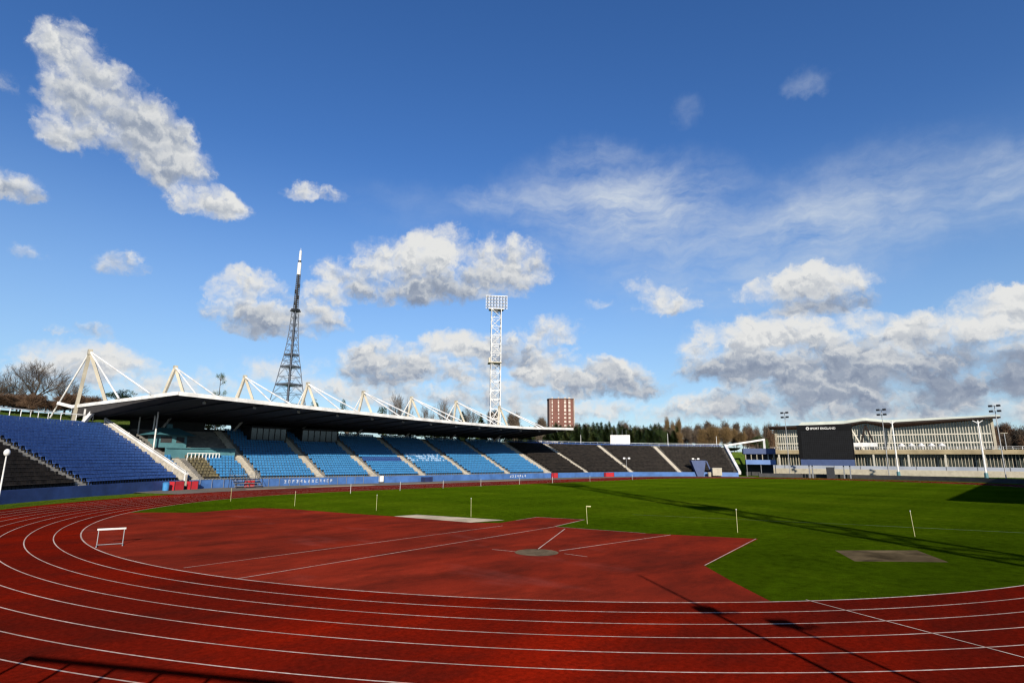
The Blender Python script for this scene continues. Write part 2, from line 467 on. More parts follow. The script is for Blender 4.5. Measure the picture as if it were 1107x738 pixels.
    stops = [(.0, (2.4, 2.9, 3.9)), (.30, (3.4, 3.9, 4.8)), (.60, (5.6, 5.9, 6.3)), (.95, (7.9, 7.95, 7.85))]
    while len(el) < len(stops): el.new(.5)
    for x, (p, c) in zip(el, stops): x.position = p; x.color = (*c, 1)
    L(lum, cr.inputs[0])
    # thin high veils
    rot = nt.nodes.new('ShaderNodeMapping'); rot.inputs['Rotation'].default_value = (0, 0, R(-24)); rot.inputs['Scale'].default_value = (.10, .34, 1)
    L(vm('MULTIPLY_ADD', w1, (5, 3, 0), P0), rot.inputs['Vector'])
    cir = nz(rot.outputs[0], 1.0, 9, .62)
    H = None
    for (a, e, ra, re, o) in WISPS:
        q = vm('MULTIPLY_ADD', P1, (1/ra, 1/re, 0), (-a/ra, -e/re, 0))
        l = vm('LENGTH', q, out=1)
        f = math_('MULTIPLY', math_('SUBTRACT', 1.0, sstep(l, .15, 1.25)), o)
        H = f if H is None else math_('ADD', H, f)
    veil = math_('MULTIPLY', math_('MULTIPLY', H, sstep(cir, .14, .92)), 1.9, clamp=True)
    m1 = nt.nodes.new('ShaderNodeMix'); m1.data_type = 'RGBA'; L(veil, m1.inputs[0]); L(hs.outputs[0], m1.inputs[6]); m1.inputs[7].default_value = (6.2, 6.8, 7.6, 1)
    # milky air near the horizon
    hz = math_('MULTIPLY', math_('SUBTRACT', 1.0, sstep(eld, -2.0, 30.0)), .62)
    m0 = nt.nodes.new('ShaderNodeMix'); m0.data_type = 'RGBA'; L(hz, m0.inputs[0]); L(m1.outputs[2], m0.inputs[6]); m0.inputs[7].default_value = (3.9, 5.9, 8.1, 1)
    m2 = nt.nodes.new('ShaderNodeMix'); m2.data_type = 'RGBA'; L(alpha, m2.inputs[0]); L(m0.outputs[2], m2.inputs[6]); L(cr.outputs[0], m2.inputs[7])
    L(m2.outputs[2], bg.inputs[0])
SKY_HUE, SKY_SAT, SKY_VAL = .512, 1.24, 1.46
CLOUDS= [(84.05, 30.51, 2.35, 2.26, 0.85, 0.6), (81.49, 28.02, 3.87, 2.94, 0.9, 0.45), (83.37, 25.11, 2.33, 2.14, 0.75, 0.6), (78.21, 26.64, 4.18, 3.25, 1, 0.35), (75.18, 24.61, 3.29, 2.68, 1, 0.55), (71.83, 22.07, 3.03, 1.57, 0.9, 0.7), (80.09, 25.47, 4.48, 2.09, 0.8, 0.6), (85.76, 19.66, 1.79, 1.33, 0.6, 0.5), (87.47, 27.09, 1.45, 1.35, 0.35, 0.4), (77.67, 15.41, 1.81, 1.29, 0.6, 0.55), (83.87, 15.42, 1.31, 0.77, 0.35, 0.5), (62.56, 24.73, 3.01, 1.0, 0.5, 0.75), (63.69, 25.39, 1.05, 0.82, 0.35, 0.8), (67.88, 14.77, 3.3, 2.35, 0.9, 0.75), (65.1, 12.76, 4.72, 2.24, 0.95, 0.4), (62.69, 13.87, 3.04, 1.57, 0.8, 0.5), (60.93, 15.72, 2.78, 1.23, 0.7, 0.8), (58.12, 17.59, 4.15, 1.6, 0.7, 0.75), (50.99, 19.29, 5.93, 3.09, 0.95, 0.8), (52.04, 17.13, 7.53, 2.56, 1, 0.35), (43.87, 18.91, 5.28, 3.13, 0.95, 0.6), (54.94, 18.4, 4.65, 2.7, 0.8, 0.7), (38.51, 12.42, 3.43, 1.68, 0.8, 0.7), (41.85, 10.74, 4.18, 1.68, 0.8, 0.45), (56.45, 9.75, 2.67, 1.99, 0.8, 0.6), (48.02, 10.63, 3.57, 1.86, 0.9, 0.85), (51.22, 8.68, 6.43, 2.21, 1, 0.5), (55.71, 7.79, 3.56, 1.63, 0.8, 0.35), (37.58, 9.06, 3.76, 1.68, 0.8, 0.6), (33.87, 7.73, 6.08, 1.84, 1, 0.55), (31.14, 6.96, 5.07, 1.46, 0.9, 0.3), (26.09, 15.32, 3.05, 1.61, 0.7, 0.8), (28.76, 16.93, 1.85, 1.09, 0.5, 0.9), (33.7, 15.32, 2.85, 0.74, 0.3, 0.9), (13.7, 15.34, 5.45, 1.81, 1, 0.8), (13.99, 13.87, 4.99, 1.65, 1, 0.15), (16.56, 11.09, 7.18, 2.2, 1, 0.85), (16.61, 8.63, 7.58, 2.36, 1, 0.3), (20.47, 10.86, 3.8, 1.92, 0.9, 0.8), (12.12, 8.57, 5.0, 2.27, 0.95, 0.4), (7.46, 8.49, 1.42, 1.08, 1, 1.0), (4.58, 10.33, 4.86, 1.94, 0.9, 0.7), (0.75, 10.55, 3.28, 2.4, 1, 0.85), (-0.49, 11.63, 2.11, 1.53, 0.9, 0.85), (3.1, 7.78, 5.2, 2.18, 1, 0.1), (1.32, 6.17, 4.36, 1.83, 1, 0.05), (6.92, 6.37, 7.6, 2.13, 1, 0.15), (12.37, 5.9, 7.81, 2.09, 1, 0.2), (16.92, 4.84, 12.2, 1.5, 0.85, 0.45), (8.42, 4.53, 10.42, 1.54, 0.8, 0.5), (1.3, 4.18, 3.23, 1.4, 0.8, 0.5), (33.94, 4.7, 9.07, 1.1, 0.6, 0.7), (41.35, 6.26, 5.61, 1.48, 0.7, 0.5), (28.54, 4.66, 7.03, 1.08, 0.5, 0.8), (78.79, 6.86, 4.24, 1.94, 0.85, 0.75), (81.18, 6.99, 2.27, 1.3, 0.6, 0.6), (74.2, 6.34, 4.72, 1.73, 0.7, 0.8), (79.47, 9.73, 1.33, 0.67, 0.5, 0.45), (81.19, 9.56, 0.8, 0.51, 0.4, 0.5), (82.8, 6.45, 2.71, 1.55, 0.5, 0.75), (63.88, 8.08, 4.88, 1.38, 0.4, 0.85), (58.68, 6.14, 5.15, 1.42, 0.6, 0.7), (48.81, 5.98, 7.35, 1.47, 0.7, 0.55), (70.27, 5.97, 4.37, 1.31, 0.5, 0.85)]
WISPS= [(44.28, 25.42, 4.42, 1.59, 0.3), (33.47, 24.82, 11.65, 5.2, 0.46), (25.76, 25.09, 8.33, 4.2, 0.34), (11.87, 32.58, 2.38, 0.99, 0.22), (6.63, 21.5, 11.06, 5.0, 0.36), (-1.51, 20.72, 3.22, 3.34, 0.3), (23.38, 32.6, 1.88, 1.55, 0.12), (33.34, 29.55, 5.0, 2.1, 0.18), (19.05, 19.2, 16.51, 6.0, 0.36), (52.4, 24.57, 7.74, 2.62, 0.08)]
build_sky()

# ------------------------------------------------------------------ ground, track, pitch
RI, LW, LEN = 36.5, 1.22, 84.0
def dpt(r, a, z):
    """stadium (D-shaped) loop of radius r: parameter a runs 0..1 round the loop"""
    per = 2 * LEN + 2 * math.pi * r; q = (a % 1.0) * per
    if q < LEN: return (q, r, z)
    q -= LEN
    if q < math.pi * r:
        t = math.pi / 2 - q / r; return (LEN + r * math.cos(t), r * math.sin(t), z)
    q -= math.pi * r
    if q < LEN: return (LEN - q, -r, z)
    q -= LEN; t = -math.pi / 2 - q / r
    return (r * math.cos(t), r * math.sin(t), z)
def loop(r, z, n=300):
    pts = []
    for k in range(60): pts.append((LEN * k / 60, r, z))
    for k in range(90):
        t = math.pi / 2 - math.pi * k / 90; pts.append((LEN + r * math.cos(t), r * math.sin(t), z))
    for k in range(60): pts.append((LEN - LEN * k / 60, -r, z))
    for k in range(150):
        t = -math.pi / 2 - math.pi * k / 150; pts.append((r * math.cos(t), r * math.sin(t), z))
    return pts
def ring(mb, ra, rb, z):
    A, B = loop(ra, z), loop(rb, z); n = len(A)
    mb.mesh(A + B, [(i, (i+1) % n, n + (i+1) % n, n + i) for i in range(n)])

g = MB(); g.face([(-3000, -3000, -.12), (3000, -3000, -.12), (3000, 3000, -.12), (-3000, 3000, -.12)])
g.build('ground', M['verge'], kind='structure')
g = MB(); g.face(loop(53.5, -.02)); g.build('verge', M['verge'], kind='structure')
g = MB()                                                     # grey walkway in front of the covered stand and round the far end
k0 = [tuple(pp(s, -.1, -.006)) for s in srange(147, 310, 2)]
k1 = []
for p in k0:
    c = V(min(max(p[0], 0), LEN), 0, 0); q = V(*p) - c; q = c + q.normalized() * 47.6; k1.append((q.x, q.y, -.006))
n = len(k0); g.mesh(k0 + k1, [(i, i + 1, n + i + 1, n + i) for i in range(n - 1)])
g.build('walkway', M['asphalt'], kind='structure')
g = MB(); ring(g, RI - .02, 48.0, .0); g.build('running_track', M['track'], kind='structure')
# infield turf
g = MB(); g.face(loop(RI - .02, .0)); g.build('infield_grass', M['grass'], kind='structure')
# red D with its corner notches
DP = [(-28.4,20.1),(-26.1,17.6),(-22.3,18.4),(-20.3,18.4),(-18.8,15.6),(-18.1,12.0),(-17.4,8.4),(-16.2,3.7),(-15.4,0),(-15.0,-3.5),(-13.7,-5.1),(-11.0,-4.6),(-8.4,-4.2),(-7.3,-8.1),(-12.7,-9.3),(-11.4,-15.6),(-9.0,-21.5),(-19.7,-22.9),(-22.2,-25.1),(-24.4,-27.2)]
t0 = math.atan2(-27.2, -24.4); t1 = math.atan2(20.1, -28.4) - 2 * math.pi
arc = [((RI - .03) * math.cos(t0 + (t1 - t0) * k / 90), (RI - .03) * math.sin(t0 + (t1 - t0) * k / 90)) for k in range(0, 91)]
# arc must run from the right tip round the near side back to the left tip
poly = [(x, y, .004) for x, y in DP] + [(x, y, .004) for x, y in arc]
g = MB(); g.face(poly); g.build('throwing_area', M['area'], kind='structure')

g = MB(); ZL = .008
for k in range(9):
    r = RI + LW * k; ring(g, r - (.035 if k == 0 else .025), r + (.035 if k == 0 else .025), ZL)
g.build('lane_lines', M['line'], kind='structure')
g = MB()
def stripe(mb, a, b, w, z=ZL + .004):
    a, b = V(*a), V(*b); d = (b - a).normalized(); n = V(-d.y, d.x) * (w / 2)
    mb.face([(a.x - n.x, a.y - n.y, z), (b.x - n.x, b.y - n.y, z), (b.x + n.x, b.y + n.y, z), (a.x + n.x, a.y + n.y, z)])
stripe(g, (-35.3,-7.6), (-14.9,-6.5), .05); stripe(g, (-34.7,-11.3), (-12.75,-9.35), .06)
stripe(g, (-21.4,-14.9), (-13.3,-10.6), .06); stripe(g, (-20.9,-15.9), (-11.1,-17.0), .06)
stripe(g, (-22.9,-13.2), (-22.6,-14.5), .05); stripe(g, (-21.4,-16.6), (-21.35,-17.9), .05)
stripe(g, (-23.3,-27.9), (-27.9,-37.6), .05)
stripe(g, (-7.45,-8.1), (-12.6,-9.25), .08); stripe(g, (-9.1,-21.4), (-19.6,-22.85), .045); stripe(g, (-8.6,-4.3), (-7.4,-8.0), .06); stripe(g, (-11.6,-4.8), (-8.5,-4.3), .05)
stripe(g, (-12.7,-9.4), (-11.5,-15.5), .04)
for x0, x1, y in ((-9, 26, 39.8), (0, 60, 43.6)): stripe(g, (x0, y), (x1, y), .06)
g.build('area_markings', M['line'], kind='structure')
g = MB()                                                     # white football touch line far across the turf
stripe(g, (7.5, -36), (4.2, -24.5), .09, .006); stripe(g, (4.2, -24.5), (-1.0, -8.5), .05, .006)
g.build('pitch_line', pm('faded_turf_line', (.16, .22, .12), (.10, .16, .06), 2, .9), kind='structure')
g = MB(); n = 40
g.face([(-22.05 + 1.07 * math.cos(2*math.pi*i/n), -15.4 + 1.07 * math.sin(2*math.pi*i/n), .012) for i in range(n)])
g.build('throwing_circle', M['circle'], kind='structure')
g = MB(); g.face([(-10.7,-25.9,.004), (-13.7,-27.4,.004), (-10.9,-30.6,.004), (-7.6,-29.0,.004)]); g.build('sand_patch', M['sandpit'], kind='structure')
g = MB(); g.face([(-8.9,-33.2,.004), (-9.9,-33.8,.004), (-8.8,-34.9,.004), (-8.0,-34.1,.004)]); g.build('worn_patch', M['sandpit'], kind='structure')
g = MB(); g.face([(-16.3,3.9,.010), (-15.05,-3.5,.010), (-12.1,-4.1,.010), (-14.1,3.8,.010)]); g.build('runway_slab', M['palepit'], kind='structure')
g = MB()                                                     # jump pits and pale strips on the walkway
for (x0, x1, y0, y1) in ((2, 14, 49.6, 51.2), (20, 30, 50.2, 51.4), (40, 52, 50.2, 51.4), (-8, -2, 49.2, 50.2)):
    g.face([(x0, y0, .004), (x1, y0, .004), (x1, y1, .004), (x0, y1, .004)])
g.build('jump_pits', M['palepit'], kind='structure')

# banks and land round the bowl
def radial(s, d, z):
    p = pp(s, 18.0, 0); c = V(min(max(p.x, 0), LEN), 0, 0); q = (p - c).normalized()
    return p + q * d + V(0, 0, z)
g = MB(); HI = [(0, 8.75), (3, 9.2), (9, 10.5), (18, 11.6), (34, 12.1), (70, 12.4), (160, 13), (500, 12), (1500, 8)]
LO = [8.75, 8.3, 8.0, 8.0, 8.1, 8.1, 8, 8, 7]
ss = srange(2, 310, 2.5); nP = len(HI); k = len(g.v)
for s in ss:
    hump = min(1, max(0, 1 - (s - 158) / 16)); hump = hump * hump * (3 - 2 * hump)
    for (d, z), lo in zip(HI, LO): g.v.append(tuple(radial(s, d, lo + (z - lo) * hump)))
for i in range(len(ss) - 1):
    for j in range(nP - 1):
        a = i * nP + j; g.f.append((a, a+1, a+nP+1, a+nP)); g.mi.append(0)
g.build('grass_bank', M['bank'], kind='structure', smooth=True)

g = MB()                                                     # rising ground past the end of the bowl and behind the sports hall
def fan(a0, a1, rs):
    k = len(g.v); n = len(rs); na = 14
    for i in range(na + 1):
        a = R(a0 + (a1 - a0) * i / na)
        for r_, z_ in rs: g.v.append((84 + r_ * math.cos(a), r_ * math.sin(a), z_))
    for i in range(na):
        for j in range(n - 1):
            q_ = k + i * n + j; g.f.append((q_, q_ + n, q_ + n + 1, q_ + 1)); g.mi.append(0)
fan(32, 24.5, [(78, -.12), (84, 7.6), (110, 7.9), (400, 8), (1200, 6)])
fan(24.45, -75, [(186, -.12), (192, 5.5), (230, 6.4), (500, 7), (1200, 5)])
g.build('wooded_rise', M['bank'], kind='structure', smooth=True)

# ------------------------------------------------------------------ stands
def front_wall(mb, s0, s1, h=1.25):
    ribbon(mb, [(-.12, -.12), (-.12, h), (.10, h), (.10, -.12), (-.12, -.12)], s0, s1, 1.0)
def rail(mb, s0, s1, d, z, h, step=2.0, r=.035, rails=(1.0,)):
    ss = srange(s0, s1, step)
    for s in ss: mb.tube(pp(s, d, z), pp(s, d, z + h), r, n=4)
    for f in rails:
        for a, b in zip(ss[:-1], ss[1:]): mb.tube(pp(a, d, z + h * f), pp(b, d, z + h * f), r, n=4)
def build_seats(root, kinds, name_of, n_single=100):
    """kinds: {kind: [(s,row)...]} -> the nearest ones one by one, the remainder in one mesh"""
    for kind, lst in kinds.items():
        lst = sorted(lst, key=lambda q: (pp(q[0], rowd(q[1])) - CAM).length_squared)
        for q in lst[:n_single]:
            mb = MB(); seat_into(mb, *q); p = pp(q[0], rowd(q[1]) + .6, rowz(q[1]))
            mb.build(name_of[kind][0], name_of[kind][1], root, loc=p)
        if len(lst) > n_single:
            mb = MB()
            for q in lst[n_single:]: seat_into(mb, *q)
            mb.build(name_of[kind][0] + '_rows', name_of[kind][1], root, kind='stuff')

# --- left open stand: black block, pale aisle, dark blue block
SL0, SL1 = 92.0, 155.6
left = empty('open_stand', pp(140, 0, 0), 'open curved stand of dark blue and black seats beside the white stair wall', 'stand')
mb = MB(); ribbon(mb, [(.1, -.1)] + [(.1, 1.2)] + step_profile() + [(17.5, 8.8), (17.5, -.1)], SL0, SL1); mb.build('terrace', M['darkterrace'], left)
mb = MB(); front_wall(mb, SL0, SL1); mb.build('front_wall', M['bluewall'], left)
for s_ in (112.5, 139.0):
    mb = MB(); stair_into(mb, s_, 1.15); mb.build('aisle_stair', M['stair'], left)
mb = MB(); rail(mb, SL0, SL1 - 1.5, 17.45, 8.8, 1.75, 1.1, .055, (1.0, .97))
mb.build('top_railing', M['white'], left)
def skipL(s, r): return abs(s - 139) < .95 or abs(s - 112.5) < .95
blue = mark_row_seats(140, 155.3, 0, NROW, .47, skipL)
blk = mark_row_seats(93, 138, 0, NROW, .47, skipL)
build_seats(left, {'b': blue, 'k': blk}, {'b': ('blue_seat', M['seat_dark']), 'k': ('black_seat', M['seat_black'])}, 100)

# --- covered main stand
SM0, SM1 = 156.6, 242.0
FE = [(-18.1, 50.0, 13.0), (-8, 50.6, 12.75), (6, 51.7, 12.5), (20, 52.8, 12.25), (34, 54.0, 12.1), (48, 55.0, 12.05), (61, 55.7, 12.15), (80.0, 56.0, 12.75)]   # roof front edge
BK = [(-24.9, 74.6, 12.05), (-12, 76, 12.3), (4, 76, 12.2), (20, 76, 12.1), (36, 76, 12.0), (52, 76, 12.0), (66, 76, 12.1), (84, 76, 12.5)]
main = empty('covered_grandstand', (30, 57, 0), 'long grandstand with light blue seats under a dark cantilever roof', 'grandstand')
def shade_bay(s, r):
    """rows taken by glazed rooms, aisles and the kiosk terrace"""
    if 156.6 <= s < 166.2 and r > 7: return True
    for a, b in ((170.5, 178.2), (180.5, 189.5)):
        if a < s < b and r > 14: return True
    return False
AIS = [166.75, 178.0, 189.0, 200.5, 213.0, 226.0]
mb = MB(); ribbon(mb, [(.1, -.1), (.1, 1.2)] + step_profile() + [(17.5, 8.8), (17.5, -.1)], SM0, SM1); mb.build('terrace', M['terrace'], main)
mb = MB(); front_wall(mb, SM0, SM1, 1.2); mb.build('front_wall', M['skywall'], main)
for s_ in AIS:
    mb = MB(); stair_into(mb, s_, 1.25); mb.build('aisle_stair', M['stair'], main)
mb = MB(); stair_into(mb, 240.6, 2.3, 0, NROW)
t = tang(240.6); mb.build('aisle_stair', M['stair'], main)
mb = MB(); stair_into(mb, 157.9, 1.0, 0, 8); mb.build('aisle_stair', M['stair'], main)
worn = pm('worn_seat_plastic', (.15, .125, .06), (.02, .02, .02), 2.0, .7)
for r in range(0, 8):                                        # dilapidated strip of dark loose seats by the kiosk
    for s in srange(159.1, 161.0, .48):
        mb = MB(); seat_into(mb, s, r); mb.build('worn_seat', worn, main)
def skipM(s, r):
    if shade_bay(s, r): return True
    if 158.6 < s < 161.4: return True
    if s < 158.6 and s > 157.2: return True
    return any(abs(s - a) < 1.0 for a in AIS) or s > 239.2
allm = mark_row_seats(SM0, SM1, 0, NROW, .49, skipM)
def is_white(s, r):
    return (200.9 < s < 212.5 and r in (6, 7, 8, 9) and (math.sin(s * 5.1 + (r % 3)) + .9 * math.sin(s * 11.3 + r * 2)) > -.15)
wl = [q for q in allm if is_white(*q)]
dk = [q for q in allm if (189.5 < q[0] < 200 and q[1] in (6, 7))]
ot = [q for q in allm if q not in set(wl) and q not in set(dk)]
build_seats(main, {'l': ot, 'w': wl, 'd': dk}, {'l': ('light_blue_seat', M['seat_light']), 'w': ('white_seat', M['seat_white']), 'd': ('dark_blue_seat', M['seat_dark'])}, 100)
# roof: a thin wedge, deep at the back
def interp(tab, x):
    for (a, b) in zip(tab[:-1], tab[1:]):
        if x <= b[0] or b is tab[-1]:
            f = (x - a[0]) / (b[0] - a[0]); return tuple(a[i] + (b[i] - a[i]) * f for i in range(3))
    return tab[-1]
NX = 40; top_f = []; top_b = []
for k in range(NX + 1):
    u = k / NX
    xf = FE[0][0] + (FE[-1][0] - FE[0][0]) * u; top_f.append(V(*interp(FE, xf)))
    xb = BK[0][0] + (BK[-1][0] - BK[0][0]) * u; top_b.append(V(*interp(BK, xb)))
mb = MB()
def lay(dz0, dz1, i): return top_f[i] + V(0, 0, dz0), top_b[i] + V(0, 0, dz1)
def underside(i, u):
    a, b = top_f[i] + V(0, 0, -.42), top_b[i] + V(0, 0, -2.0)
    p = a.lerp(b, u); p.z = a.z + (b.z - a.z) * (u ** 1.25); return p
for i in range(NX):
    a0, b0 = top_f[i] + V(0,0,.004), top_b[i]; a1, b1 = top_f[i+1] + V(0,0,.004), top_b[i+1]
    mb.face([a0, a1, b1, b0])
mb.build('roof_deck', M['roofing'], main)
mb = MB(); NU = 10
for i in range(NX):
    for j in range(NU):
        mb.face([underside(i, j/NU), underside(i, (j+1)/NU), underside(i+1, (j+1)/NU), underside(i+1, j/NU)])
for i in (0, NX):                                           # end cheeks
    for j in range(NU):
        u, w = j/NU, (j+1)/NU
        ta, tb = top_f[i].lerp(top_b[i], u), top_f[i].lerp(top_b[i], w)
        mb.face([underside(i, u), ta - V(0,0,.01), tb - V(0,0,.01), underside(i, w)])
for i in range(NX):
    mb.face([underside(i, 1), underside(i+1, 1), top_b[i+1] - V(0,0,.01), top_b[i] - V(0,0,.01)])
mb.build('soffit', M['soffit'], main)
for i in range(1, NX, 2):                                    # dark ribs below the soffit
    mb = MB(); prv = None
    for j in range(NU + 1):
        q = underside(i, j / NU); ring_ = [q + V(-.09, 0, -.22), q + V(.09, 0, -.22), q + V(.09, 0, .02), q + V(-.09, 0, .02)]
        k = len(mb.v); mb.v += [tuple(x) for x in ring_]
        if prv is not None:
            for a in range(4): mb.f.append((prv + a, prv + (a + 1) % 4, k + (a + 1) % 4, k + a)); mb.mi.append(0)
        prv = k
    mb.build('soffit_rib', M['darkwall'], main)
mb = MB()                                                    # white fascia: front edge and near end
for i in range(NX):
    mb.bar(top_f[i] + V(0,-.06,-.20), top_f[i+1] + V(0,-.06,-.20), .10, .56)
mb.bar(top_f[0] + V(-.10,.03,-.17), top_b[0] + V(-.10,0,-.17), .16, .48)
mb.bar(top_b[0] + V(-.06,.06,-.14), V(-26.5, 76.4, 12.45), .16, .46)
mb.bar(top_f[NX] + V(.06,0,-.17), top_b[NX] + V(.06,0,-.2), .12, .46)
mb.build('fascia', M['white'], main)
mb = MB()                                                    # small lamps under the soffit
for i in range(2, NX, 3):
    for u in (.10,):
        q = underside(i, u); mb.box((q.x, q.y, q.z - .28), (.34, .34, .34)); mb.tube(q, q - V(0,0,.2), .04, n=4)
mb.build('soffit_lamps', pm('lamp_housing', (.5, .5, .48), None, 3, .5), main)
# raking frames standing on the roof
AF = [(-24.3,20.3),(-12.2,19.3),(-.5,19.0),(12,19.0),(25,18.5),(38.1,18.4),(52.2,18.6),(68.2,18.4)]
for i, (xa, za) in enumerate(AF):
    ap = V(xa, 72, za)
    fr = MB(); fr.box((xa, 72, za - .1), (.55, .7, .8)); fo = fr.build('roof_frame', M['cream'], main, loc=(xa, 72, 12.3))
    if i == 0: feet = [V(-24.8, 73.6, 8.7), V(-21.4, 70.6, 12.2)]
    else: feet = [V(xa - 2.3, 70.4, 12.1), V(xa + 2.3, 70.4, 12.1)]
    for fpt in feet:
        l = MB(); l.bar(ap + (fpt - ap).normalized() * .25, fpt, .40, .44); l.build('leg', M['cream'], fo)
    if i == 0: ends = [V(-21.9, 62.5, 12.65), V(-20.0, 55.4, 13.0), V(-26.9, 79.6, 9.3)]
    else: ends = [V(xa + .1, 58, 12.4), V(xa + 1.3, 53.6 + .05 * max(0, xa + 12), 12.5), V(xa - .7, 76.2, 12.3)]
    for e in ends:
        l = MB(); l.tube(ap, e, .13, n=8); l.build('stay', M['white'], fo)
# supports below the roof: slanting struts, back columns
for i, (xa, za) in enumerate(AF):
    if i == 0:
        l = MB(); l.bar(V(-24.4, 71.8, 8.3), V(-23.2, 69.6, 11.0), .5, .5); l.bar(V(-23.9, 71.0, 8.4), V(-23.9, 71.0, 11.4), .3, .3)
        l.build('strut', M['white'], main); continue
    l = MB(); l.bar(V(xa - .4, 74.3, 8.7), V(xa + .1, 71.2, 10.9), .26, .3); l.build('strut', M['white'], main)
    l = MB(); l.bar(V(xa + 1.6, 74.9, 8.7), V(xa + 1.0, 75.2, 10.6), .34, .4); l.build('column', M['darkwall'], main)
for s0_, s1_, z0_, z1_ in ((156.8, 165.0, 8.6, 10.7), (165.05, 169.0, 8.6, 9.35), (169.05, 190.5, 8.6, 10.7), (190.55, 241, 8.6, 9.15)):   # solid behind the rooms, low elsewhere
    mb = MB(); ribbon(mb, [(17.6, z0_), (17.6, z1_), (17.8, z1_), (17.8, z0_), (17.6, z0_)], s0_, s1_, 2)
    mb.build('back_wall', M['darkwall'], main)
mb = MB(); rail(mb, 190.6, 241, 17.5, 9.1, .55, 2.4, .03); mb.build('back_railing', M['darksteel'], main)
def glass_room(s0_, s1_, r):
    d, z = rowd(r), rowz(r)
    for_ = MB(); 
    a, b = pp(s0_, d, z), pp(s1_, d, z)
    for_.bar(a + V(0,0,.2), b + V(0,0,.2), .15, .5); for_.bar(a + V(0,0,2.6), b + V(0,0,2.6), .18, .22)
    n = 6
    for k in range(n + 1):
        q = a.lerp(b, k / n); for_.bar(q + V(0,0,.4), q + V(0,0,2.6), .08, .1)
    bx = for_.build('glazed_room', M['darkwall'], main)
    gl = MB(); gl.bar(a + V(0,.06,1.5), b + V(0,.06,1.5), .03, 2.15); gl.build('pane', M['glass'], bx)
    si = MB()
    for s in (s0_, s1_): si.bar(pp(s, d, z + 1.3), pp(s, 17.5, z + 1.3), .12, 2.7)
    si.bar(pp((s0_+s1_)/2, d, z + 2.78), pp((s0_+s1_)/2, 17.5, z + 2.78), s1_ - s0_, .12)
    si.build('side_wall', M['darkwall'], bx)
glass_room(170.7, 177.3, 15); glass_room(180.6, 188.2, 15)
# kiosk on its teal terrace at the near end
kz = rowz(8)
mb = MB()
for s, e in zip(srange(156.8, 166.0, 1.5)[:-1], srange(156.8, 166.0, 1.5)[1:]):
    mb.bar(pp(s, rowd(8) + .1, kz + .62), pp(e, rowd(8) + .1, kz + .62), .2, 1.5)
    mb.bar(pp(s, rowd(8) + .0, kz + 1.42), pp(e, rowd(8) + .0, kz + 1.42), .5, .12)
mb.build('terrace_wall', M['teal'], main)
mb = MB(); ribbon(mb, [(rowd(8) + .2, kz + 1.3), (17.5, kz + 1.5)], 156.8, 166.0); mb.build('upper_floor', M['darkterrace'], main)
mb = MB(); rail(mb, 159.0, 163.4, rowd(8) - .7, kz - .7, 1.35, .55, .085, (1.0, .08)); mb.build('guard_rail', M['white'], main)
ko = empty('kiosk', pp(159.5, 12.5, kz + 1.5), 'teal kiosk with a hipped roof on the terrace inside the near end of the roof', 'kiosk')
kt = tang(159.5); ka = math.atan2(kt.y, kt.x); kc = pp(158.4, 11.6, kz + 1.5)
mb = MB(); mb.box((kc.x, kc.y, kc.z + .95), (4.6, 3.0, 1.9), ka); mb.build('wall', M['teal'], ko)
mb = MB()
def kp(a, b, z): return V(kc.x + a * math.cos(ka) - b * math.sin(ka), kc.y + a * math.sin(ka) + b * math.cos(ka), kc.z + z)
for (w0, d0, zb, zt, cx) in ((3.3, 2.5, 1.9, 3.1, 0),):
    A_ = [kp(-w0, -d0, zb), kp(w0, -d0, zb), kp(w0, d0, zb), kp(-w0, d0, zb)]; B_ = [kp(-1.4, 0, zt), kp(1.4, 0, zt)]
    mb.face([A_[0], A_[1], B_[1], B_[0]]); mb.face([A_[1], A_[2], B_[1]]); mb.face([A_[2], A_[3], B_[0], B_[1]]); mb.face([A_[3], A_[0], B_[0]]); mb.face(A_[::-1])
mb.build('roof', M['tealroof'], ko)
mb = MB(); q = kp(.2, .3, 3.2); mb.box(tuple(q), (.7, .5, 1.0), ka); mb.build('chimney', M['teal'], ko)
mb = MB(); mb.box(tuple(kp(-.8, -1.53, 1.2)), (1.6, .06, .9), ka); mb.box(tuple(kp(1.3, -1.53, 1.2)), (1.2, .06, .9), ka); mb.build('hatch', M['darkwall'], ko)
for s_, d_ in ((156.5, 9.5), (157.3, 12.6), (156.9, 15.5)):
    l = MB(); z_ = rowz(int((d_ - D0) / TREAD)); l.tube(pp(s_, d_, z_), pp(s_, d_, 11.5), .11, n=8); l.build('column', M['white'], main)
# white stair wall between the open stand and the roofed one
sw = empty('stair_wall', pp(156.1, 0, 0), 'sloping white parapet wall with rail between dark blue seats and the roofed stand', 'wall')
def swp(d, off, h): 
    s = 156.1 - .075 * d
    return pp(s, d, Z0 + max(0, d - D0) * RISE / TREAD + h) + V(tang(s).x, tang(s).y, 0) * off
mb = MB(); mb.hexa([swp(.0,-.1,-.9), swp(.0,.1,-.9), swp(17.2,.1,-.6), swp(17.2,-.1,-.6)], [swp(.0,-.1,.75), swp(.0,.1,.75), swp(17.2,.1,.75), swp(17.2,-.1,.75)])
mb.build('parapet', M['stair'], sw)
mb = MB(); mb.hexa([swp(.0,-.2,.752), swp(.0,.2,.752), swp(17.2,.2,.752), swp(17.2,-.2,.752)], [swp(.0,-.2,1.05), swp(.0,.2,1.05), swp(17.2,.2,1.05), swp(17.2,-.2,1.05)]); mb.build('coping', M['white'], sw)
for k in range(8):
    d = .15 + k * 2.4; l = MB(); l.bar(swp(d, -.22, -.25), swp(d, -.22, 1.25), .12, .16); l.build('post', M['white'], sw)
mb = MB(); mb.bar(swp(.0, -.22, 1.28), swp(17.2, -.22, 1.28), .08, .08); mb.build('rail', M['white'], sw)

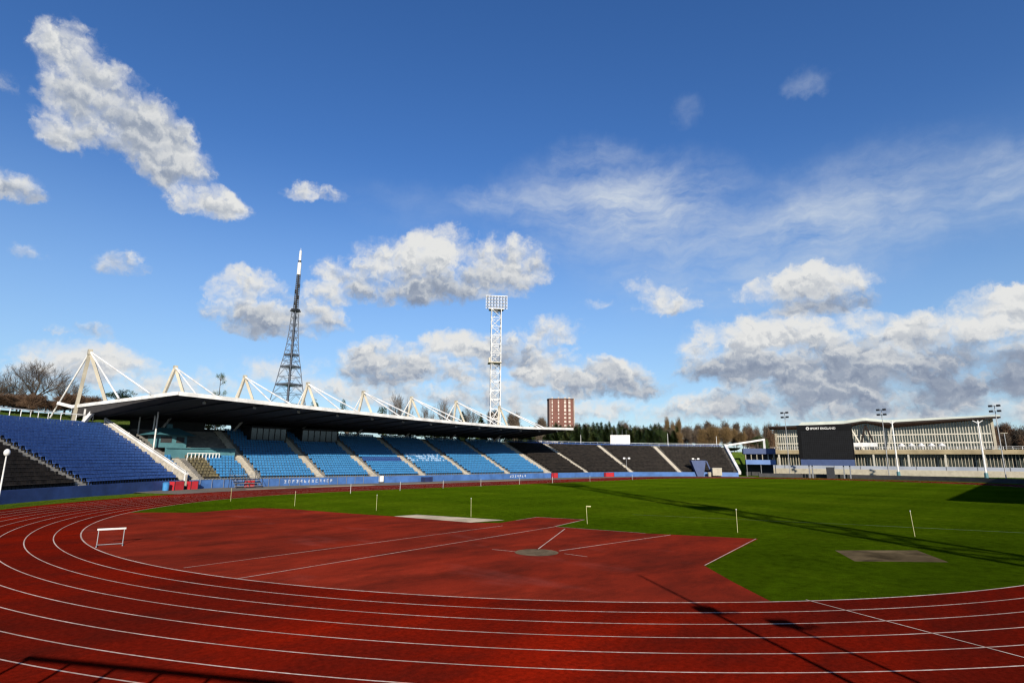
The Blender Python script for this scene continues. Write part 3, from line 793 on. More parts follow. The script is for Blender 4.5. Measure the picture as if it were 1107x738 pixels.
# --- far open stand with black seats
SF0, SF1 = 242.2, 306.0
far = empty('far_stand', pp(275, 0, 0), 'open curved stand of black seats at the far end, below the conifer row', 'stand')
mb = MB(); ribbon(mb, [(.1, -.1), (.1, 1.2)] + step_profile() + [(17.5, 8.8), (17.5, -.1)], SF0, SF1); mb.build('terrace', M['darkterrace'], far)
mb = MB(); front_wall(mb, SF0, SF1, 1.2); mb.build('front_wall', M['skywall'], far)
FA = [256.25, 272.75, 288.75]
for s_ in FA:
    mb = MB(); stair_into(mb, s_, 1.2); mb.build('aisle_stair', M['stair'], far)
def skipF(s, r): return any(abs(s - a) < 1.1 for a in FA)
fseat = mark_row_seats(SF0 + .3, SF1 - .6, 0, NROW - 1, .49, skipF)
build_seats(far, {'k': fseat}, {'k': ('black_seat', M['seat_black'])}, 100)
mb = MB()
for s in srange(SF0 + .3, SF1 - .6, .49): seat_into(mb, s, NROW - 1)
mb.build('top_row_seats', M['seat_dark'], far)
mb = MB(); rail(mb, SF0, SF1 - .5, 17.5, 8.8, 1.15, 2.2, .05, (1.0, .5)); mb.build('top_railing', pm('pale_blue_rail', (.50, .55, .62), None, 2, .5), far)
mb = MB()
for k in range(7): q = pp(252.5 + k * 1.6, 18.2, 9.3); mb.box((q.x, q.y, q.z), (1.3, 1.0, .7 + .25 * (k % 3)), .4 * k)
mb.build('parapet_blocks', M['concrete'], far)

fb = empty('boundary_boards', (137, 0, 0), 'low dark boards round the far bend below the scoreboard and walkway', 'barrier')
mb = MB(); aa = [R(29 - 3 * k) for k in range(34)]
for a, b in zip(aa[:-1], aa[1:]): mb.bar((84 + 54 * math.cos(a), 54 * math.sin(a), .5), (84 + 54 * math.cos(b), 54 * math.sin(b), .5), .12, 1.1)
mb.build('boards', M['darkwall'], fb)
for k in range(0, 34, 2):
    a = aa[k]; mb = MB(); mb.bar((84 + 54.2 * math.cos(a), 54.2 * math.sin(a), -.1), (84 + 54.2 * math.cos(a), 54.2 * math.sin(a), 1.15), .12); mb.build('post', M['darksteel'], fb)
# --- east stand across the pitch (beyond the right edge; its roof shades the turf)
east = empty('east_grandstand', (66, -57, 0), 'roofed grandstand on the right side of the pitch, mostly beyond the picture', 'grandstand')
mb = MB()
for i in range(NROW):
    y = -57.3 - i * TREAD; z = rowz(i); mb.hexa([(26, y - TREAD, -.1), (148, y - TREAD, -.1), (148, y, -.1), (26, y, -.1)], [(26, y - TREAD, z), (148, y - TREAD, z), (148, y, z), (26, y, z)])
mb.build('terrace', M['terrace'], east)
mb = MB(); mb.hexa([(24, -50.5, 12.3), (24, -76, 10.4), (150, -76, 10.4), (150, -50.5, 12.3)], [(24, -50.5, 12.75), (24, -76, 12.5), (150, -76, 12.5), (150, -50.5, 12.75)]); mb.build('roof', M['soffit'], east)
mb = MB(); mb.box((88, -75.2, 6), (122, .3, 11.6)); mb.build('back_wall', M['darkwall'], east)
for k in range(11):
    l = MB(); l.tube((30 + k * 11.5, -70.5, 8.0), (30 + k * 11.5, -67.5, 10.9), .2); l.build('column', M['white'], east)
mb = MB()
for i in range(NROW):
    y = -57.3 - i * TREAD - .5; z = rowz(i)
    for k in range(0, 170): mb.hexa([(27 + k*.5, y-.02, z+.36), (27.44 + k*.5, y-.02, z+.36), (27.44 + k*.5, y+.4, z+.36), (27 + k*.5, y+.4, z+.36)], [(27 + k*.5, y-.1, z+.8), (27.44 + k*.5, y-.1, z+.8), (27.44 + k*.5, y+.0, z+.44), (27 + k*.5, y+.0, z+.44)])
mb.build('seat_rows', M['seat_light'], east, kind='stuff')
# terrace the photographer stands on
near = empty('near_terrace', pp(45, 0, 0), 'bare concrete terrace under the viewpoint at the near bend', 'stand')
mb = MB(); ribbon(mb, [(1.4, -.1), (1.4, 1.2), (2.0, 1.2)] + step_profile(2, 5) + [(rowd(5), 2.8), (17.5, 2.82), (17.5, -.1)], 3, 91.5); mb.build('terrace', M['terrace'], near)
mb = MB(); ribbon(mb, [(1.2, -.12), (1.2, 1.22), (1.38, 1.22), (1.38, -.12), (1.2, -.12)], 3, 91.5); mb.build('front_wall', M['bluewall'], near)
# steel frame off to the left whose beam and posts throw the shadow in the corner
sf = empty('steel_frame', (-46, -27, 1.2), 'steel post and beam frame on the near terrace left of the viewpoint', 'frame')
a, b = V(-47.6, -24.5, 4.0), V(-44.7, -29.6, 4.0)
mb = MB(); mb.bar(a - (b - a) * .02, b + (b - a) * .12, .09, .10); mb.build('beam', M['darksteel'], sf)
for k in range(6):
    q = a.lerp(b, k / 5); mb = MB(); mb.tube((q.x, q.y, 1.2), (q.x, q.y, 4.0), .045); mb.build('post', M['darksteel'], sf)

# ------------------------------------------------------------------ things in front of the stands
def wallbox(name, s, d, w, dp, h, mat, label, cat, z=0, group=None):
    o = empty(name, pp(s, d, z), label, cat, group); t = tang(s); a = math.atan2(t.y, t.x); c = pp(s, d, 0)
    mb = MB(); mb.box((c.x, c.y, z + h/2), (w, dp, h), a); mb.build('panel', mat, o)
    mb = MB()
    for k in (-1, 1): mb.box((c.x + t.x * k * (w/2 - .06), c.y + t.y * k * (w/2 - .06), z + h/2 + .02), (.08, dp + .06, h + .04), a)
    mb.build('frame', M['darksteel'], o)
    return o
wallbox('crash_box', 153.6, -1.2, 1.7, .9, 1.15, M['red'], 'larger red padded box left of the pair under the stair wall', 'box')
wallbox('crash_box', 156.3, -1.2, 1.2, .9, 1.1, M['red'], 'narrower red box right of the pair under the stair wall', 'box')
wallbox('crash_box', 165.2, -1.0, 1.4, .5, 1.1, M['red'], 'single red box against the wall below the second aisle', 'box')
wallbox('crash_box', 241.5, -.8, 1.8, .6, 1.2, M['red'], 'red box at the foot of the wide far stairs', 'box')
wallbox('crash_box', 263.5, -.8, 3.2, .6, 1.1, M['red'], 'wide red box along the far blue wall below black seats', 'box')
wallbox('notice_board', 189.8, -.5, 1.1, .12, 1.1, M['white'], 'small white square notice board on the sky blue wall', 'sign', .2)
wallbox('padded_crate', 200.3, -1.0, 2.2, .9, .9, M['navy'], 'low navy padded crate before the sky blue wall', 'crate')
bn = empty('litter_bin', pp(151.4, -1.3, 0), 'light blue round litter bin beside the red boxes', 'bin')
c = pp(151.4, -1.3, 0); mb = MB(); mb.tube(c + V(0,0,.02), c + V(0,0,1.0), .36, .42, 16); mb.build('drum', M['bin'], bn)
mb = MB(); mb.tube(c + V(0,0,1.0), c + V(0,0,1.12), .46, .30, 16); mb.build('lid', M['bin'], bn)
# judges' stepped seats: a small metal flight before the wall
js = empty('judges_steps', pp(164, -2.6, 0), 'small grey stepped judges stand with frame before the sky blue wall', 'steps')
t = tang(164); a = math.atan2(t.y, t.x)
mb = MB()
for k in range(5):
    c = pp(164, -3.2 + k * .5, 0); mb.box((c.x, c.y, .3 + k * .38), (4.2, .45, .06), a)
mb.build('treads', M['steel'], js)
mb = MB()
for k in (-1, 0, 1):
    p0, p1 = pp(164 + k * 2.0, -3.4, 0), pp(164 + k * 2.0, -1.0, 0)
    mb.tube(p0 + V(0,0,.2), p1 + V(0,0,2.0), .04); mb.tube(p1, p1 + V(0,0,2.9), .04); mb.tube(p0, p0 + V(0,0,1.1), .04); mb.tube(p0 + V(0,0,1.1), p1 + V(0,0,2.9), .03)
mb.build('frame', M['darksteel'], js)
# white lettering on the front wall, too small and worn to read
worn_white = pm('worn_white_paint', (.48, .53, .60), (.22, .28, .42), 3, .6)
def glyphs(s0_, s1_, z, h, n, name, label):
    mb = MB(); rnd = random.Random(len(name) + n)
    for k in range(n):
        s = s0_ + (s1_ - s0_) * (k + .5) / n; w = (s1_ - s0_) / n * .62
        for (u, q, ww, hh) in rnd.sample([(-.32, 0, .2, 1), (.32, 0, .2, 1), (0, .4, .8, .2), (0, -.4, .8, .2), (0, 0, .7, .2), (.1, .1, .5, .6)], 3):
            p = pp(s + u * w, -.15, z + q * h); t = tang(s); mb.box(tuple(p), (w * ww, .02, h * hh), math.atan2(t.y, t.x))
    o = mb.build(name, worn_white, label=label, cat='lettering'); return o
glyphs(171.0, 180.0, .66, .5, 13, 'wall_lettering', 'worn white block lettering along the sky blue wall near two aisles')
glyphs(225.6, 231.5, .65, .6, 7, 'wall_lettering', 'short worn white lettering low on the far sky blue wall')
mb = MB(); rail(mb, 158, 186, -.35, 0, 1.35, 1.8, .03); mb.build('barrier_rail', M['steel'], label='thin grey post and rail barrier before the sky blue wall', cat='railing')

# hurdle on the red D
hd = empty('hurdle', (-35.65, 1.7, 0), 'white topped training hurdle standing on the red area by the inner lane', 'hurdle')
A, B = V(-36.25, 1.85, 0), V(-35.1, 1.55, 0); ax = (B - A).normalized(); nx = V(-ax.y, ax.x, 0)
mb = MB(); mb.bar(A - ax * .02 + V(0,0,.80), B + ax * .02 + V(0,0,.80), .04, .085); mb.build('bar', M['white'], hd)
for P_ in (A, B):
    l = MB(); l.tube(P_ + ax * (.05 if P_ is A else -.05), P_ + ax * (.05 if P_ is A else -.05) + V(0,0,.78), .022, n=8); l.build('upright', M['steel'], hd)
    l = MB(); l.bar(P_ + ax * (.05 if P_ is A else -.05) + V(0,0,.03), P_ + ax * (.05 if P_ is A else -.05) - nx * .62 + V(0,0,.03), .05, .05); l.build('foot', M['steel'], hd)
l = MB(); l.tube(A + V(0,0,.05) + ax * .05, B + V(0,0,.05) - ax * .05, .02, n=6); l.build('base_bar', M['steel'], hd)

# marker stakes
POSTS = [(-18.8,28.4,1.25,.05,'leaning pale stake at the left tip of the infield grass'),(-17.1,18.2,1.3,0,'pale stake on the grass behind the dark red area, second from the left'),(-14.3,9.1,1.3,0,'pale stake on the grass just left of the pale slab'),
 (-12.3,-.7,1.4,.02,'pale stake beside the right end of the pale slab'),(-9.7,-9.9,1.25,.06,'pale stake with a tiny flag at the pointed red corner'),(-6.9,-19.5,1.4,0,'pale stake on the turf right of the throwing sector'),(-1.0,-28.1,1.5,.12,'leaning yellow stake behind the sand patch')]
for (x, y, h, ln, lab) in POSTS:
    o = empty('marker_stake', (x, y, 0), lab, 'stake', 'marker stakes round the infield')
    tp = V(x - ln * .6, y + ln * .6, h)
    mb = MB(); mb.tube((x, y, 0), tp, .017, n=6); mb.build('pole', M['stake'], o)
    if 'flag' in lab:
        mb = MB(); mb.bar(tp + V(0,0,-.04), tp + V(.25,-.22,-.05), .012, .07); mb.build('flag', M['stake'], o)
    else:
        mb = MB(); mb.tube(tp, tp + V(0,0,.05), .034, .02, 6); mb.build('cap', M['white'], o)
for k, (x, y) in enumerate([(-2.3,32.0),(6.8,33.6),(15.8,34.6),(24.9,35.4),(35.5,36.0),(45.5,36.2),(58.4,36.2),(75.9,36.2)]):
    o = empty('kerb_stake', (x, y, 0), 'thin pale stake along the inner edge of the far straight', 'stake', 'stakes along the far straight')
    mb = MB(); mb.tube((x, y, 0), (x, y, 1.2), .022, n=5); mb.build('pole', M['white'], o)

# ------------------------------------------------------------------ lamps, masts, towers
def small_lamp(x, y, h, label, face, group='twin lamp posts round the bowl', z=0):
    o = empty('lamp_post', (x, y, z), label, 'lamp post', group)
    mb = MB(); mb.tube((x, y, z), (x, y, z + h), .075, .05, 8); mb.build('pole', M['steel'], o)
    a = V(*face, 0).normalized(); n = V(-a.y, a.x, 0)
    mb = MB(); mb.bar(V(x, y, z + h) - n * .75, V(x, y, z + h) + n * .75, .06); mb.build('cross_arm', M['steel'], o)
    for k in (-1, 1):
        c = V(x, y, z + h + .05) + n * (k * .75) + a * .12
        mb = MB(); mb.box(tuple(c), (.34, .62, .42), math.atan2(a.y, a.x)); mb.build('lamp_head', M['white'], o)
    return o
small_lamp(101.4, 52.8, 5.0, 'twin lamp post before the black far seats between the first two aisles', (-.6, -.8))
small_lamp(120.6, 40.6, 5.0, 'twin lamp post before the black far seats near the blue tunnel frame', (-.8, -.5))
GLX, GLY = -36.5, 33.4
o = empty('globe_lamp', (GLX, GLY, 0), 'white ball lamp on a thin pole at the left edge by the black seats', 'lamp post')
mb = MB(); mb.tube((GLX, GLY, 0), (GLX, GLY, 4.5), .07, .055, 8); mb.build('pole', M['white'], o)
mb = MB()
for i in range(8):
    a0, a1 = math.pi * i / 8, math.pi * (i + 1) / 8
    mb.tube((GLX, GLY, 4.72 - .32 * math.cos(a0)), (GLX, GLY, 4.72 - .32 * math.cos(a1)), max(.02, .25 * math.sin(a0)), max(.02, .25 * math.sin(a1)), 12, False)
mb.build('globe', M['white'], o, smooth=True)
# two posts behind the viewpoint on the right: their heads fall as shadows on the track
def shadow_post(x, y, h, hl, label):
    o = empty('near_lamp_post', (x, y, 0), label, 'lamp post', 'lamp posts near the viewpoint')
    mb = MB(); mb.tube((x, y, 0), (x, y, h), .085, .05, 8); mb.build('pole', M['steel'], o)
    mb = MB(); mb.box((x + .05, y + .1, hl), (.42, .62, .20), R(40)); mb.build('lamp_head', M['steel'], o)
    mb = MB(); mb.tube((x, y, hl - .2), (x + .25, y - .95, hl + .15), .05); mb.build('arm', M['steel'], o)
shadow_post(-37.2, -39.4, 9.0, 6.8, 'tall lamp post beside the viewpoint, pole running on above its lamp')
shadow_post(-37.0, -41.4, 6.9, 6.7, 'shorter lamp post just behind the tall one beside the viewpoint')

def mast(x, y, zb, H, label, ang, fat=1.0):
    o = empty('floodlight_mast', (x, y, zb), label, 'floodlight', 'stadium floodlight masts')
    w = 1.42; ca, sa = math.cos(ang), math.sin(ang)
    def q(a, b, z): return V(x + a * ca - b * sa, y + a * sa + b * ca, z)
    zt = H - 3.6
    mb = MB()
    for a, b in ((-w, -w), (w, -w), (w, w), (-w, w)): mb.tube(q(a, b, zb), q(a, b, zt), .125 * fat, n=6)
    n = int((zt - zb) / 2.6); zs = [zb + (zt - zb) * k / n for k in range(n + 1)]
    cs = [(-w, -w), (w, -w), (w, w), (-w, w)]
    for k in range(n):
        for j in range(4):
            c0, c1 = cs[j], cs[(j + 1) % 4]
            mb.tube(q(*c0, zs[k + 1]), q(*c1, zs[k + 1]), .075 * fat, n=4)
            if k % 2: mb.tube(q(*c0, zs[k]), q(*c1, zs[k + 1]), .085 * fat, n=4)
            else: mb.tube(q(*c1, zs[k]), q(*c0, zs[k + 1]), .085 * fat, n=4)
    mb.build('lattice', M['white'], o)
    mb = MB(); mb.box(tuple(q(-.3, 0, zb + (zt - zb) * .60)), (3.9, 3.9, .25), ang); mb.box(tuple(q(-1.7, 0, zb + (zt - zb) * .60 + .8)), (.8, 1.6, 1.5), ang); mb.build('mid_platform', M['cream'], o)
    mb = MB(); mb.box(tuple(q(0, 0, zt + .1)), (4.4, 2.6, .3), ang); mb.tube(q(0, 0, zt), q(0, 0, zt - .8), 1.2, .5, 10); mb.build('head_platform', M['steel'], o)
    mb = MB()
    for i in range(8):
        a = -3.15 + 6.3 * i / 7; mb.bar(q(a, -1.0, zt), q(a, -1.0, H + .6), .11)
    for k in range(5):
        z = zt + .2 + k * .98; mb.bar(q(-3.25, -1.0, z), q(3.25, -1.0, z), .12)
    for a in (-3, 0, 3): mb.bar(q(a, -1.0, zt + .2), q(a * .4, .9, zt + .1), .09); mb.bar(q(a, -1.0, H), q(a * .5, .9, zt + .3), .08)
    mb.build('lamp_rack', M['white'], o)
    for k in range(4):
        for i in range(7):
            a = -2.7 + 5.4 * i / 6; c = q(a, -1.35, zt + .68 + k * .98)
            mb = MB(); f = V(sa * .5, -ca * .5, -.18); mb.tube(c - f * .35, c + f * .5, .16, .31, 8); mb.build('lamp', M['steel'], o)
    return o
mast(74.6, 79.8, 7.9, 52.0, 'tall white lattice floodlight mast rising behind the long roof', R(-42))
mast(-35, -68, 2.7, 51.5, 'tall white lattice floodlight mast on the near side, outside the picture', R(140), 1.7)

# television tower on the hill
def tv_tower():
    x, y = 222.4, 503.2
    o = empty('television_tower', (x, y, 17), 'tall dark lattice television tower with a white tip beyond the roof', 'tower')
    prof = [(17, 24), (56, 15.2), (74, 11.4), (92, 8.6), (104, 6.5), (116, 5.0), (130, 3.9), (150, 3.0)]
    def hw(z):
        for (a, b), (c, d) in zip(prof[:-1], prof[1:]):
            if z <= c: return b + (d - b) * (z - a) / (c - a)
        return 3.0
    rot = R(18); ca, sa = math.cos(rot), math.sin(rot)
    def q(i, z):
        w = hw(z); a, b = [(-w, -w), (w, -w), (w, w), (-w, w)][i % 4]; a *= .78; b *= .78
        return V(x + a * ca - b * sa, y + a * sa + b * ca, z)
    zs = [17, 36, 56, 66, 74, 83, 92, 99, 104, 110, 116, 123, 130, 137, 144, 150]
    mb = MB()
    for i in range(4):
        for a, b in zip(zs[:-1], zs[1:]): mb.tube(q(i, a), q(i, b), .42 if a < 90 else .36, n=6)
    mb.build('leg_frame', M['mast_steel'], o)
    mb = MB()
    for k, (a, b) in enumerate(zip(zs[:-1], zs[1:])):
        for i in range(4):
            mb.tube(q(i, b), q(i + 1, b), .26 if b < 110 else .2, n=4)
            m = (q(i, b) + q(i + 1, b)) / 2
            mb.tube(q(i, a), m, .16 if b < 110 else .13, n=4); mb.tube(q(i + 1, a), m, .16 if b < 110 else .13, n=4)
    mb.build('bracing', M['mast_steel'], o)
    mb = MB(); mb.box((x, y, 86), (1.7, 1.7, 130), rot)
    for a in range(20, 150, 5): mb.box((x, y, a), (2.5, 2.5, .4), rot)
    mb.build('lift_shaft', pm('shaft_steel', (.10, .115, .14), (.07, .08, .10), .1, .7, .2), o)
    for z in (74, 92, 104):
        w = hw(z) * 1.62; mb = MB(); mb.box((x, y, z + .9), (w, w, .35), rot)
        for i in range(4): mb.tube(q(i, z) + V(0,0,1.6), q(i+1, z) + V(0,0,1.6), .5, n=4)
        mb.build('platform', M['mast_steel'], o)
    mb = MB(); mb.box((x, y, 150.5), (7.4, 7.4, 1.2), rot); mb.box((x, y, 152), (6, 6, 1.4), rot); mb.build('platform', M['darksteel'], o)
    mb = MB()
    for a, b in ((-1.7, -1.7), (1.7, -1.7), (1.7, 1.7), (-1.7, 1.7)): mb.tube((x + a, y + b, 150), (x + a * .72, y + b * .72, 190), .35, n=5)
    for z in range(153, 190, 2):
        w = 3.5 - (z - 150) * .022; mb.box((x, y, z), (w, w, .55), 0)
    mb.tube((x, y, 150), (x, y, 190), 1.0, n=8)
    for k, z in enumerate((158, 165, 171, 178)): mb.box((x + (1.9 if k % 2 else -1.9), y, z), (1.0, 1.2, 3.4)); 
    mb.build('aerial_section', M['darksteel'], o)
    mb = MB(); mb.tube((x, y, 189), (x, y, 202), 1.9, 1.9, 14); mb.build('white_drum', M['white'], o, smooth=False)
    mb = MB(); mb.tube((x, y, 202), (x, y, 204.5), 1.5, 1.5, 10); mb.build('dark_band', M['darksteel'], o)
    mb = MB(); mb.tube((x, y, 204.5), (x, y, 215), 1.25, 1.1, 12); mb.tube((x, y, 215), (x, y, 218), .25, .15, 6); mb.build('tip', M['white'], o)
tv_tower()

def flats():
    cx, cy = 295.9, 222.6; a = math.atan2(-16.7, 12.5); ca, sa = math.cos(a), math.sin(a)
    o = empty('apartment_tower', (cx, cy, 6), 'reddish brown brick tower block with pale window strips above the trees', 'tower block')
    W, D = 17.4, 15
    def q(u, v, z): return V(cx + u * ca - v * sa, cy + u * sa + v * ca, z)
    # v negative faces the stadium
    mb = MB(); out = [(-W/2 - 1.6, D/2), (-W/2 - 1.6, -D/2 + 4), (-W/2, -D/2), (W/2 - 4.6, -D/2), (W/2 - 4.0, -D/2 + 1.1), (W/2, -D/2 + 1.1), (W/2 + .8, -D/2 + 3.0), (W/2 + .8, D/2)]
    n = len(out); lo = [q(u, v, 6) for u, v in out]; hi = [q(u, v, 48.2) for u, v in out]
    mb.mesh(lo + hi, [(i, (i+1) % n, n + (i+1) % n, n + i) for i in range(n)] + [tuple(range(n, 2*n))])
    mb.build('wall', M['brick'], o)
    mb = MB()
    for (u0, v0), (u1, v1) in zip(out, out[1:] + out[:1]): mb.bar(q(u0, v0, 48.4), q(u1, v1, 48.4), .5, .8)
    mb.build('parapet', M['timber'], o)
    mb = MB(); mb.box(tuple(q(-1, 3, 49)), (6, 4, 1.6), a); mb.build('roof_plant', M['concrete'], o)
    pane = pm('window_panel', (.50, .44, .38), (.34, .29, .26), .4, .5)
    mb = MB()
    for u, w in ((-W/2 + 1.9, .2),): mb.bar(q(-W/2 + .5, -D/2 - .03, 7), q(-W/2 + .5, -D/2 - .03, 49), .35, .12)
    mb.bar(q(W/2 + .7, -D/2 + 2.4, 7), q(W/2 + .7, -D/2 + 2.4, 49.2), .5, .9)
    mb.build('corner_strip', pane, o)
    for k in range(15):
        z = 8.0 + k * 2.8
        for (u, w, v) in ((-W/2 + 2.2, .8, -D/2 - .04), (-1.9, .95, -D/2 - .04), (W/2 - 5.8, 1.5, -D/2 - .04), (W/2 - 2.6, 1.5, -D/2 + 1.06)):
            mb = MB(); hh = 2.1 if k > 10 else 1.3
            mb.box(tuple(q(u, v, z + 1.4)), (w, .12, hh), a); f = mb.build('window', pane, o)
flats()

# ------------------------------------------------------------------ sports hall and raised concourse beyond the far end
NA = V(205.6, 43.5, 0); NDIR = V(11.7, -68.9, 0).normalized(); NN = V(NDIR.y, -NDIR.x, 0)   # NN points back to the pitch
if NN.x > 0: NN = -NN
LN = 69.9
def nq(t, o, z): return NA + NDIR * t + NN * o + V(0, 0, z)
def glassTop(t):
    u = t / LN
    tab = [(0, 17.3), (.356, 17.1), (.457, 19.3), (.558, 17.0), (1.0, 19.7)]
    for (a, b), (c, d) in zip(tab[:-1], tab[1:]):
        if u <= c: return b + (d - b) * max(0, u - a) / (c - a)
    return 19.7
def edgeTop(t):
    u = t / LN
    tab = [(-.05, 18.5), (0, 18.55), (.356, 18.9), (.457, 19.95), (.558, 19.0), (1.0, 20.2), (1.05, 20.2)]
    for (a, b), (c, d) in zip(tab[:-1], tab[1:]):
        if u <= c: return b + (d - b) * max(0, u - a) / (c - a)
    return 20.2
def hall():
    o = empty('sports_hall', tuple(nq(35, 0, 0)), 'long glass fronted sports hall with a folded roof right of the far end', 'building')
    ts = [LN * k / 84 for k in range(85)]
    mb = MB()
    for a, b in zip(ts[:-1], ts[1:]): mb.face([nq(a, 0, 8.9), nq(b, 0, 8.9), nq(b, 0, glassTop(b)), nq(a, 0, glassTop(a))])
    mb.build('glass_front', M['nscglass'], o)
    mb = MB()
    for i, t in enumerate(ts): mb.bar(nq(t, .14, 8.9), nq(t, .14, glassTop(t)), .24 if i % 4 else .34, .2)
    for z in (8.95, 11.6, 14.6): mb.bar(nq(0, .20, z), nq(LN, .20, z), .16, .42)
    mb.build('mullions', M['mullion'], o)
    es = [-2 + (LN + 4) * k / 60 for k in range(61)]
    mb = MB()
    for a, b in zip(es[:-1], es[1:]): mb.face([nq(a, 4.5, edgeTop(a) - .45), nq(b, 4.5, edgeTop(b) - .45), nq(b, 0, glassTop(min(max(b, 0), LN)) + .02), nq(a, 0, glassTop(min(max(a, 0), LN)) + .02)])
    mb.build('soffit', M['timber'], o)
    mb = MB()
    for a, b in zip(es[:-1], es[1:]): mb.bar(nq(a, 4.55, edgeTop(a) - .3), nq(b, 4.55, edgeTop(b) - .3), .14, .55)
    mb.build('roof_edge', M['darktimber'], o)
    mb = MB()
    for a, b in zip(es[:-1], es[1:]):
        za = edgeTop(a) + (.05 if a < 10 else 1.25 * (1 - max(0, a - 20) / 95)); zb = edgeTop(b) + (.05 if b < 10 else 1.25 * (1 - max(0, b - 20) / 95))
        mb.face([nq(a, 4.4, edgeTop(a)), nq(b, 4.4, edgeTop(b)), nq(b, 3.4, zb), nq(a, 3.4, za)])
        mb.face([nq(a, 3.4, za), nq(b, 3.4, zb), nq(b, -60, zb + 1), nq(a, -60, za + 1)])
    mb.build('roof', M['nscroof'], o)
    mb = MB(); mb.hexa([nq(LN, 0, 8.9), nq(LN, -60, 8.9), nq(0, -60, 8.9), nq(0, -.3, 8.9)], [nq(LN, 0, 19.6), nq(LN, -60, 19), nq(0, -60, 17), nq(0, -.3, 17)]); mb.build('side_walls', M['timber'], o)
    for tt in (0, LN):
        mb = MB(); mb.bar(nq(tt, .3, 8.9), nq(tt, .3, glassTop(tt)), .8, .5); mb.build('end_post', M['cream'], o)
    for t0_, t1_, w in ((26.6, 30.6, .5), (32, 29.2, .5), (32, 34.8, .5), (40.6, 38.4, .5)):
        mb = MB(); mb.bar(nq(t0_, 2.4, 18.3), nq(t1_, 1.2, 9.0), w, w); mb.build('raking_strut', M['darktimber'] if t0_ in (32,) else M['mullion'], o)
    return o
hall()
def concourse():
    T0, T1 = -9, 128
    o = empty('raised_walkway', tuple(nq(40, 6, 0)), 'long raised concrete walkway with cream fins below, in front of the glass hall', 'walkway')
    mb = MB(); mb.hexa([nq(T0, 12, 7.35), nq(T1, 12, 7.35), nq(T1, -2, 7.35), nq(T0, -2, 7.35)], [nq(T0, 12, 8.85), nq(T1, 12, 8.85), nq(T1, -2, 8.85), nq(T0, -2, 8.85)]); mb.build('deck', M['concourse'], o)
    mb = MB(); mb.hexa([nq(T0, 8.5, -.1), nq(T1, 8.5, -.1), nq(T1, 8.2, -.1), nq(T0, 8.2, -.1)], [nq(T0, 8.5, 7.34), nq(T1, 8.5, 7.34), nq(T1, 8.2, 7.34), nq(T0, 8.2, 7.34)]); mb.build('back_wall', M['nscglass'], o)
    mb = MB()
    t = T0 + .6
    while t < T1: mb.bar(nq(t, 9.4, 1.6), nq(t, 9.4, 7.34), .2, .3); t += .95
    mb.build('fins', M['fin'], o)
    mb = MB(); mb.hexa([nq(T0, 15.3, -.1), nq(T1, 15.3, -.1), nq(T1, 15, -.1), nq(T0, 15, -.1)], [nq(T0, 15.3, 1.9), nq(T1, 15.3, 1.9), nq(T1, 15, 1.9), nq(T0, 15, 1.9)]); mb.build('base_wall', M['fin'], o)
    mb = MB(); mb.hexa([nq(T0, 15.02, 1.9), nq(T1, 15.02, 1.9), nq(T1, 14.98, 1.9), nq(T0, 14.98, 1.9)], [nq(T0, 15.02, 3.1), nq(T1, 15.02, 3.1), nq(T1, 14.98, 3.1), nq(T0, 14.98, 3.1)]); mb.build('glass_screen', pm('grey_mesh', (.30, .33, .38), (.22, .25, .30), .15, .5), o)
    mb = MB(); t = T0
    while t < T1: mb.tube(nq(t, 11.8, 8.85), nq(t, 11.8, 9.85), .08, n=5); t += 2.4
    mb.tube(nq(T0, 11.8, 9.85), nq(T1, 11.8, 9.85), .05, n=5); mb.tube(nq(T0, 11.8, 9.35), nq(T1, 11.8, 9.35), .03, n=5)
    mb.build('railing', M['white'], o)
    for k in range(12):
        mb = MB(); t = 2 + k * 10.5; mb.bar(nq(t, 11.5, -.1), nq(t, 11.5, 7.35), .5, .5); mb.build('column', M['mullion'], o)
    mb = MB()
    for k in range(16): 
        t = -4 + k * 8.3; mb.bar(nq(t, 15.1, 0), nq(t, 15.1, 3.2), .14); 
    mb.build('screen_posts', M['steel'], o)
concourse()
# long low box canopy and parasols on the raised walkway
o = empty('box_canopy', tuple(nq(33, 10.2, 8.85)), 'long white box canopy on the raised walkway before the gable', 'canopy')
mb = MB(); mb.hexa([nq(27.5, 11, 10.1), nq(35.2, 11, 10.1), nq(35.2, 8.6, 10.1), nq(27.5, 8.6, 10.1)], [nq(27.5, 11, 11.5), nq(35.2, 11, 11.5), nq(35.2, 8.6, 11.5), nq(27.5, 8.6, 11.5)]); mb.build('cover', M['white'], o)
for t in (28, 31.4, 34.8):
    mb = MB(); mb.tube(nq(t, 10, 8.85), nq(t, 10, 10.1), .07); mb.build('leg', M['steel'], o)
def parasol(t, off, label):
    c = nq(t, off, 8.85)
    o = empty('white_parasol', tuple(c), label, 'parasol', 'white parasols on the raised walkway')
    mb = MB(); mb.tube(c, c + V(0,0,2.2), .05); mb.build('pole', M['steel'], o)
    mb = MB(); mb.tube(c + V(0,0,1.3), c + V(0,0,2.4), 1.25, .1, 8); mb.build('cover', M['white'], o)
for k, t in enumerate((42.5, 45.4, 48.3, 51.2, 54.1)): parasol(t, 10, ['first', 'second', 'third', 'fourth', 'fifth'][k] + ' white parasol from the gable end, in the row on the raised walkway')

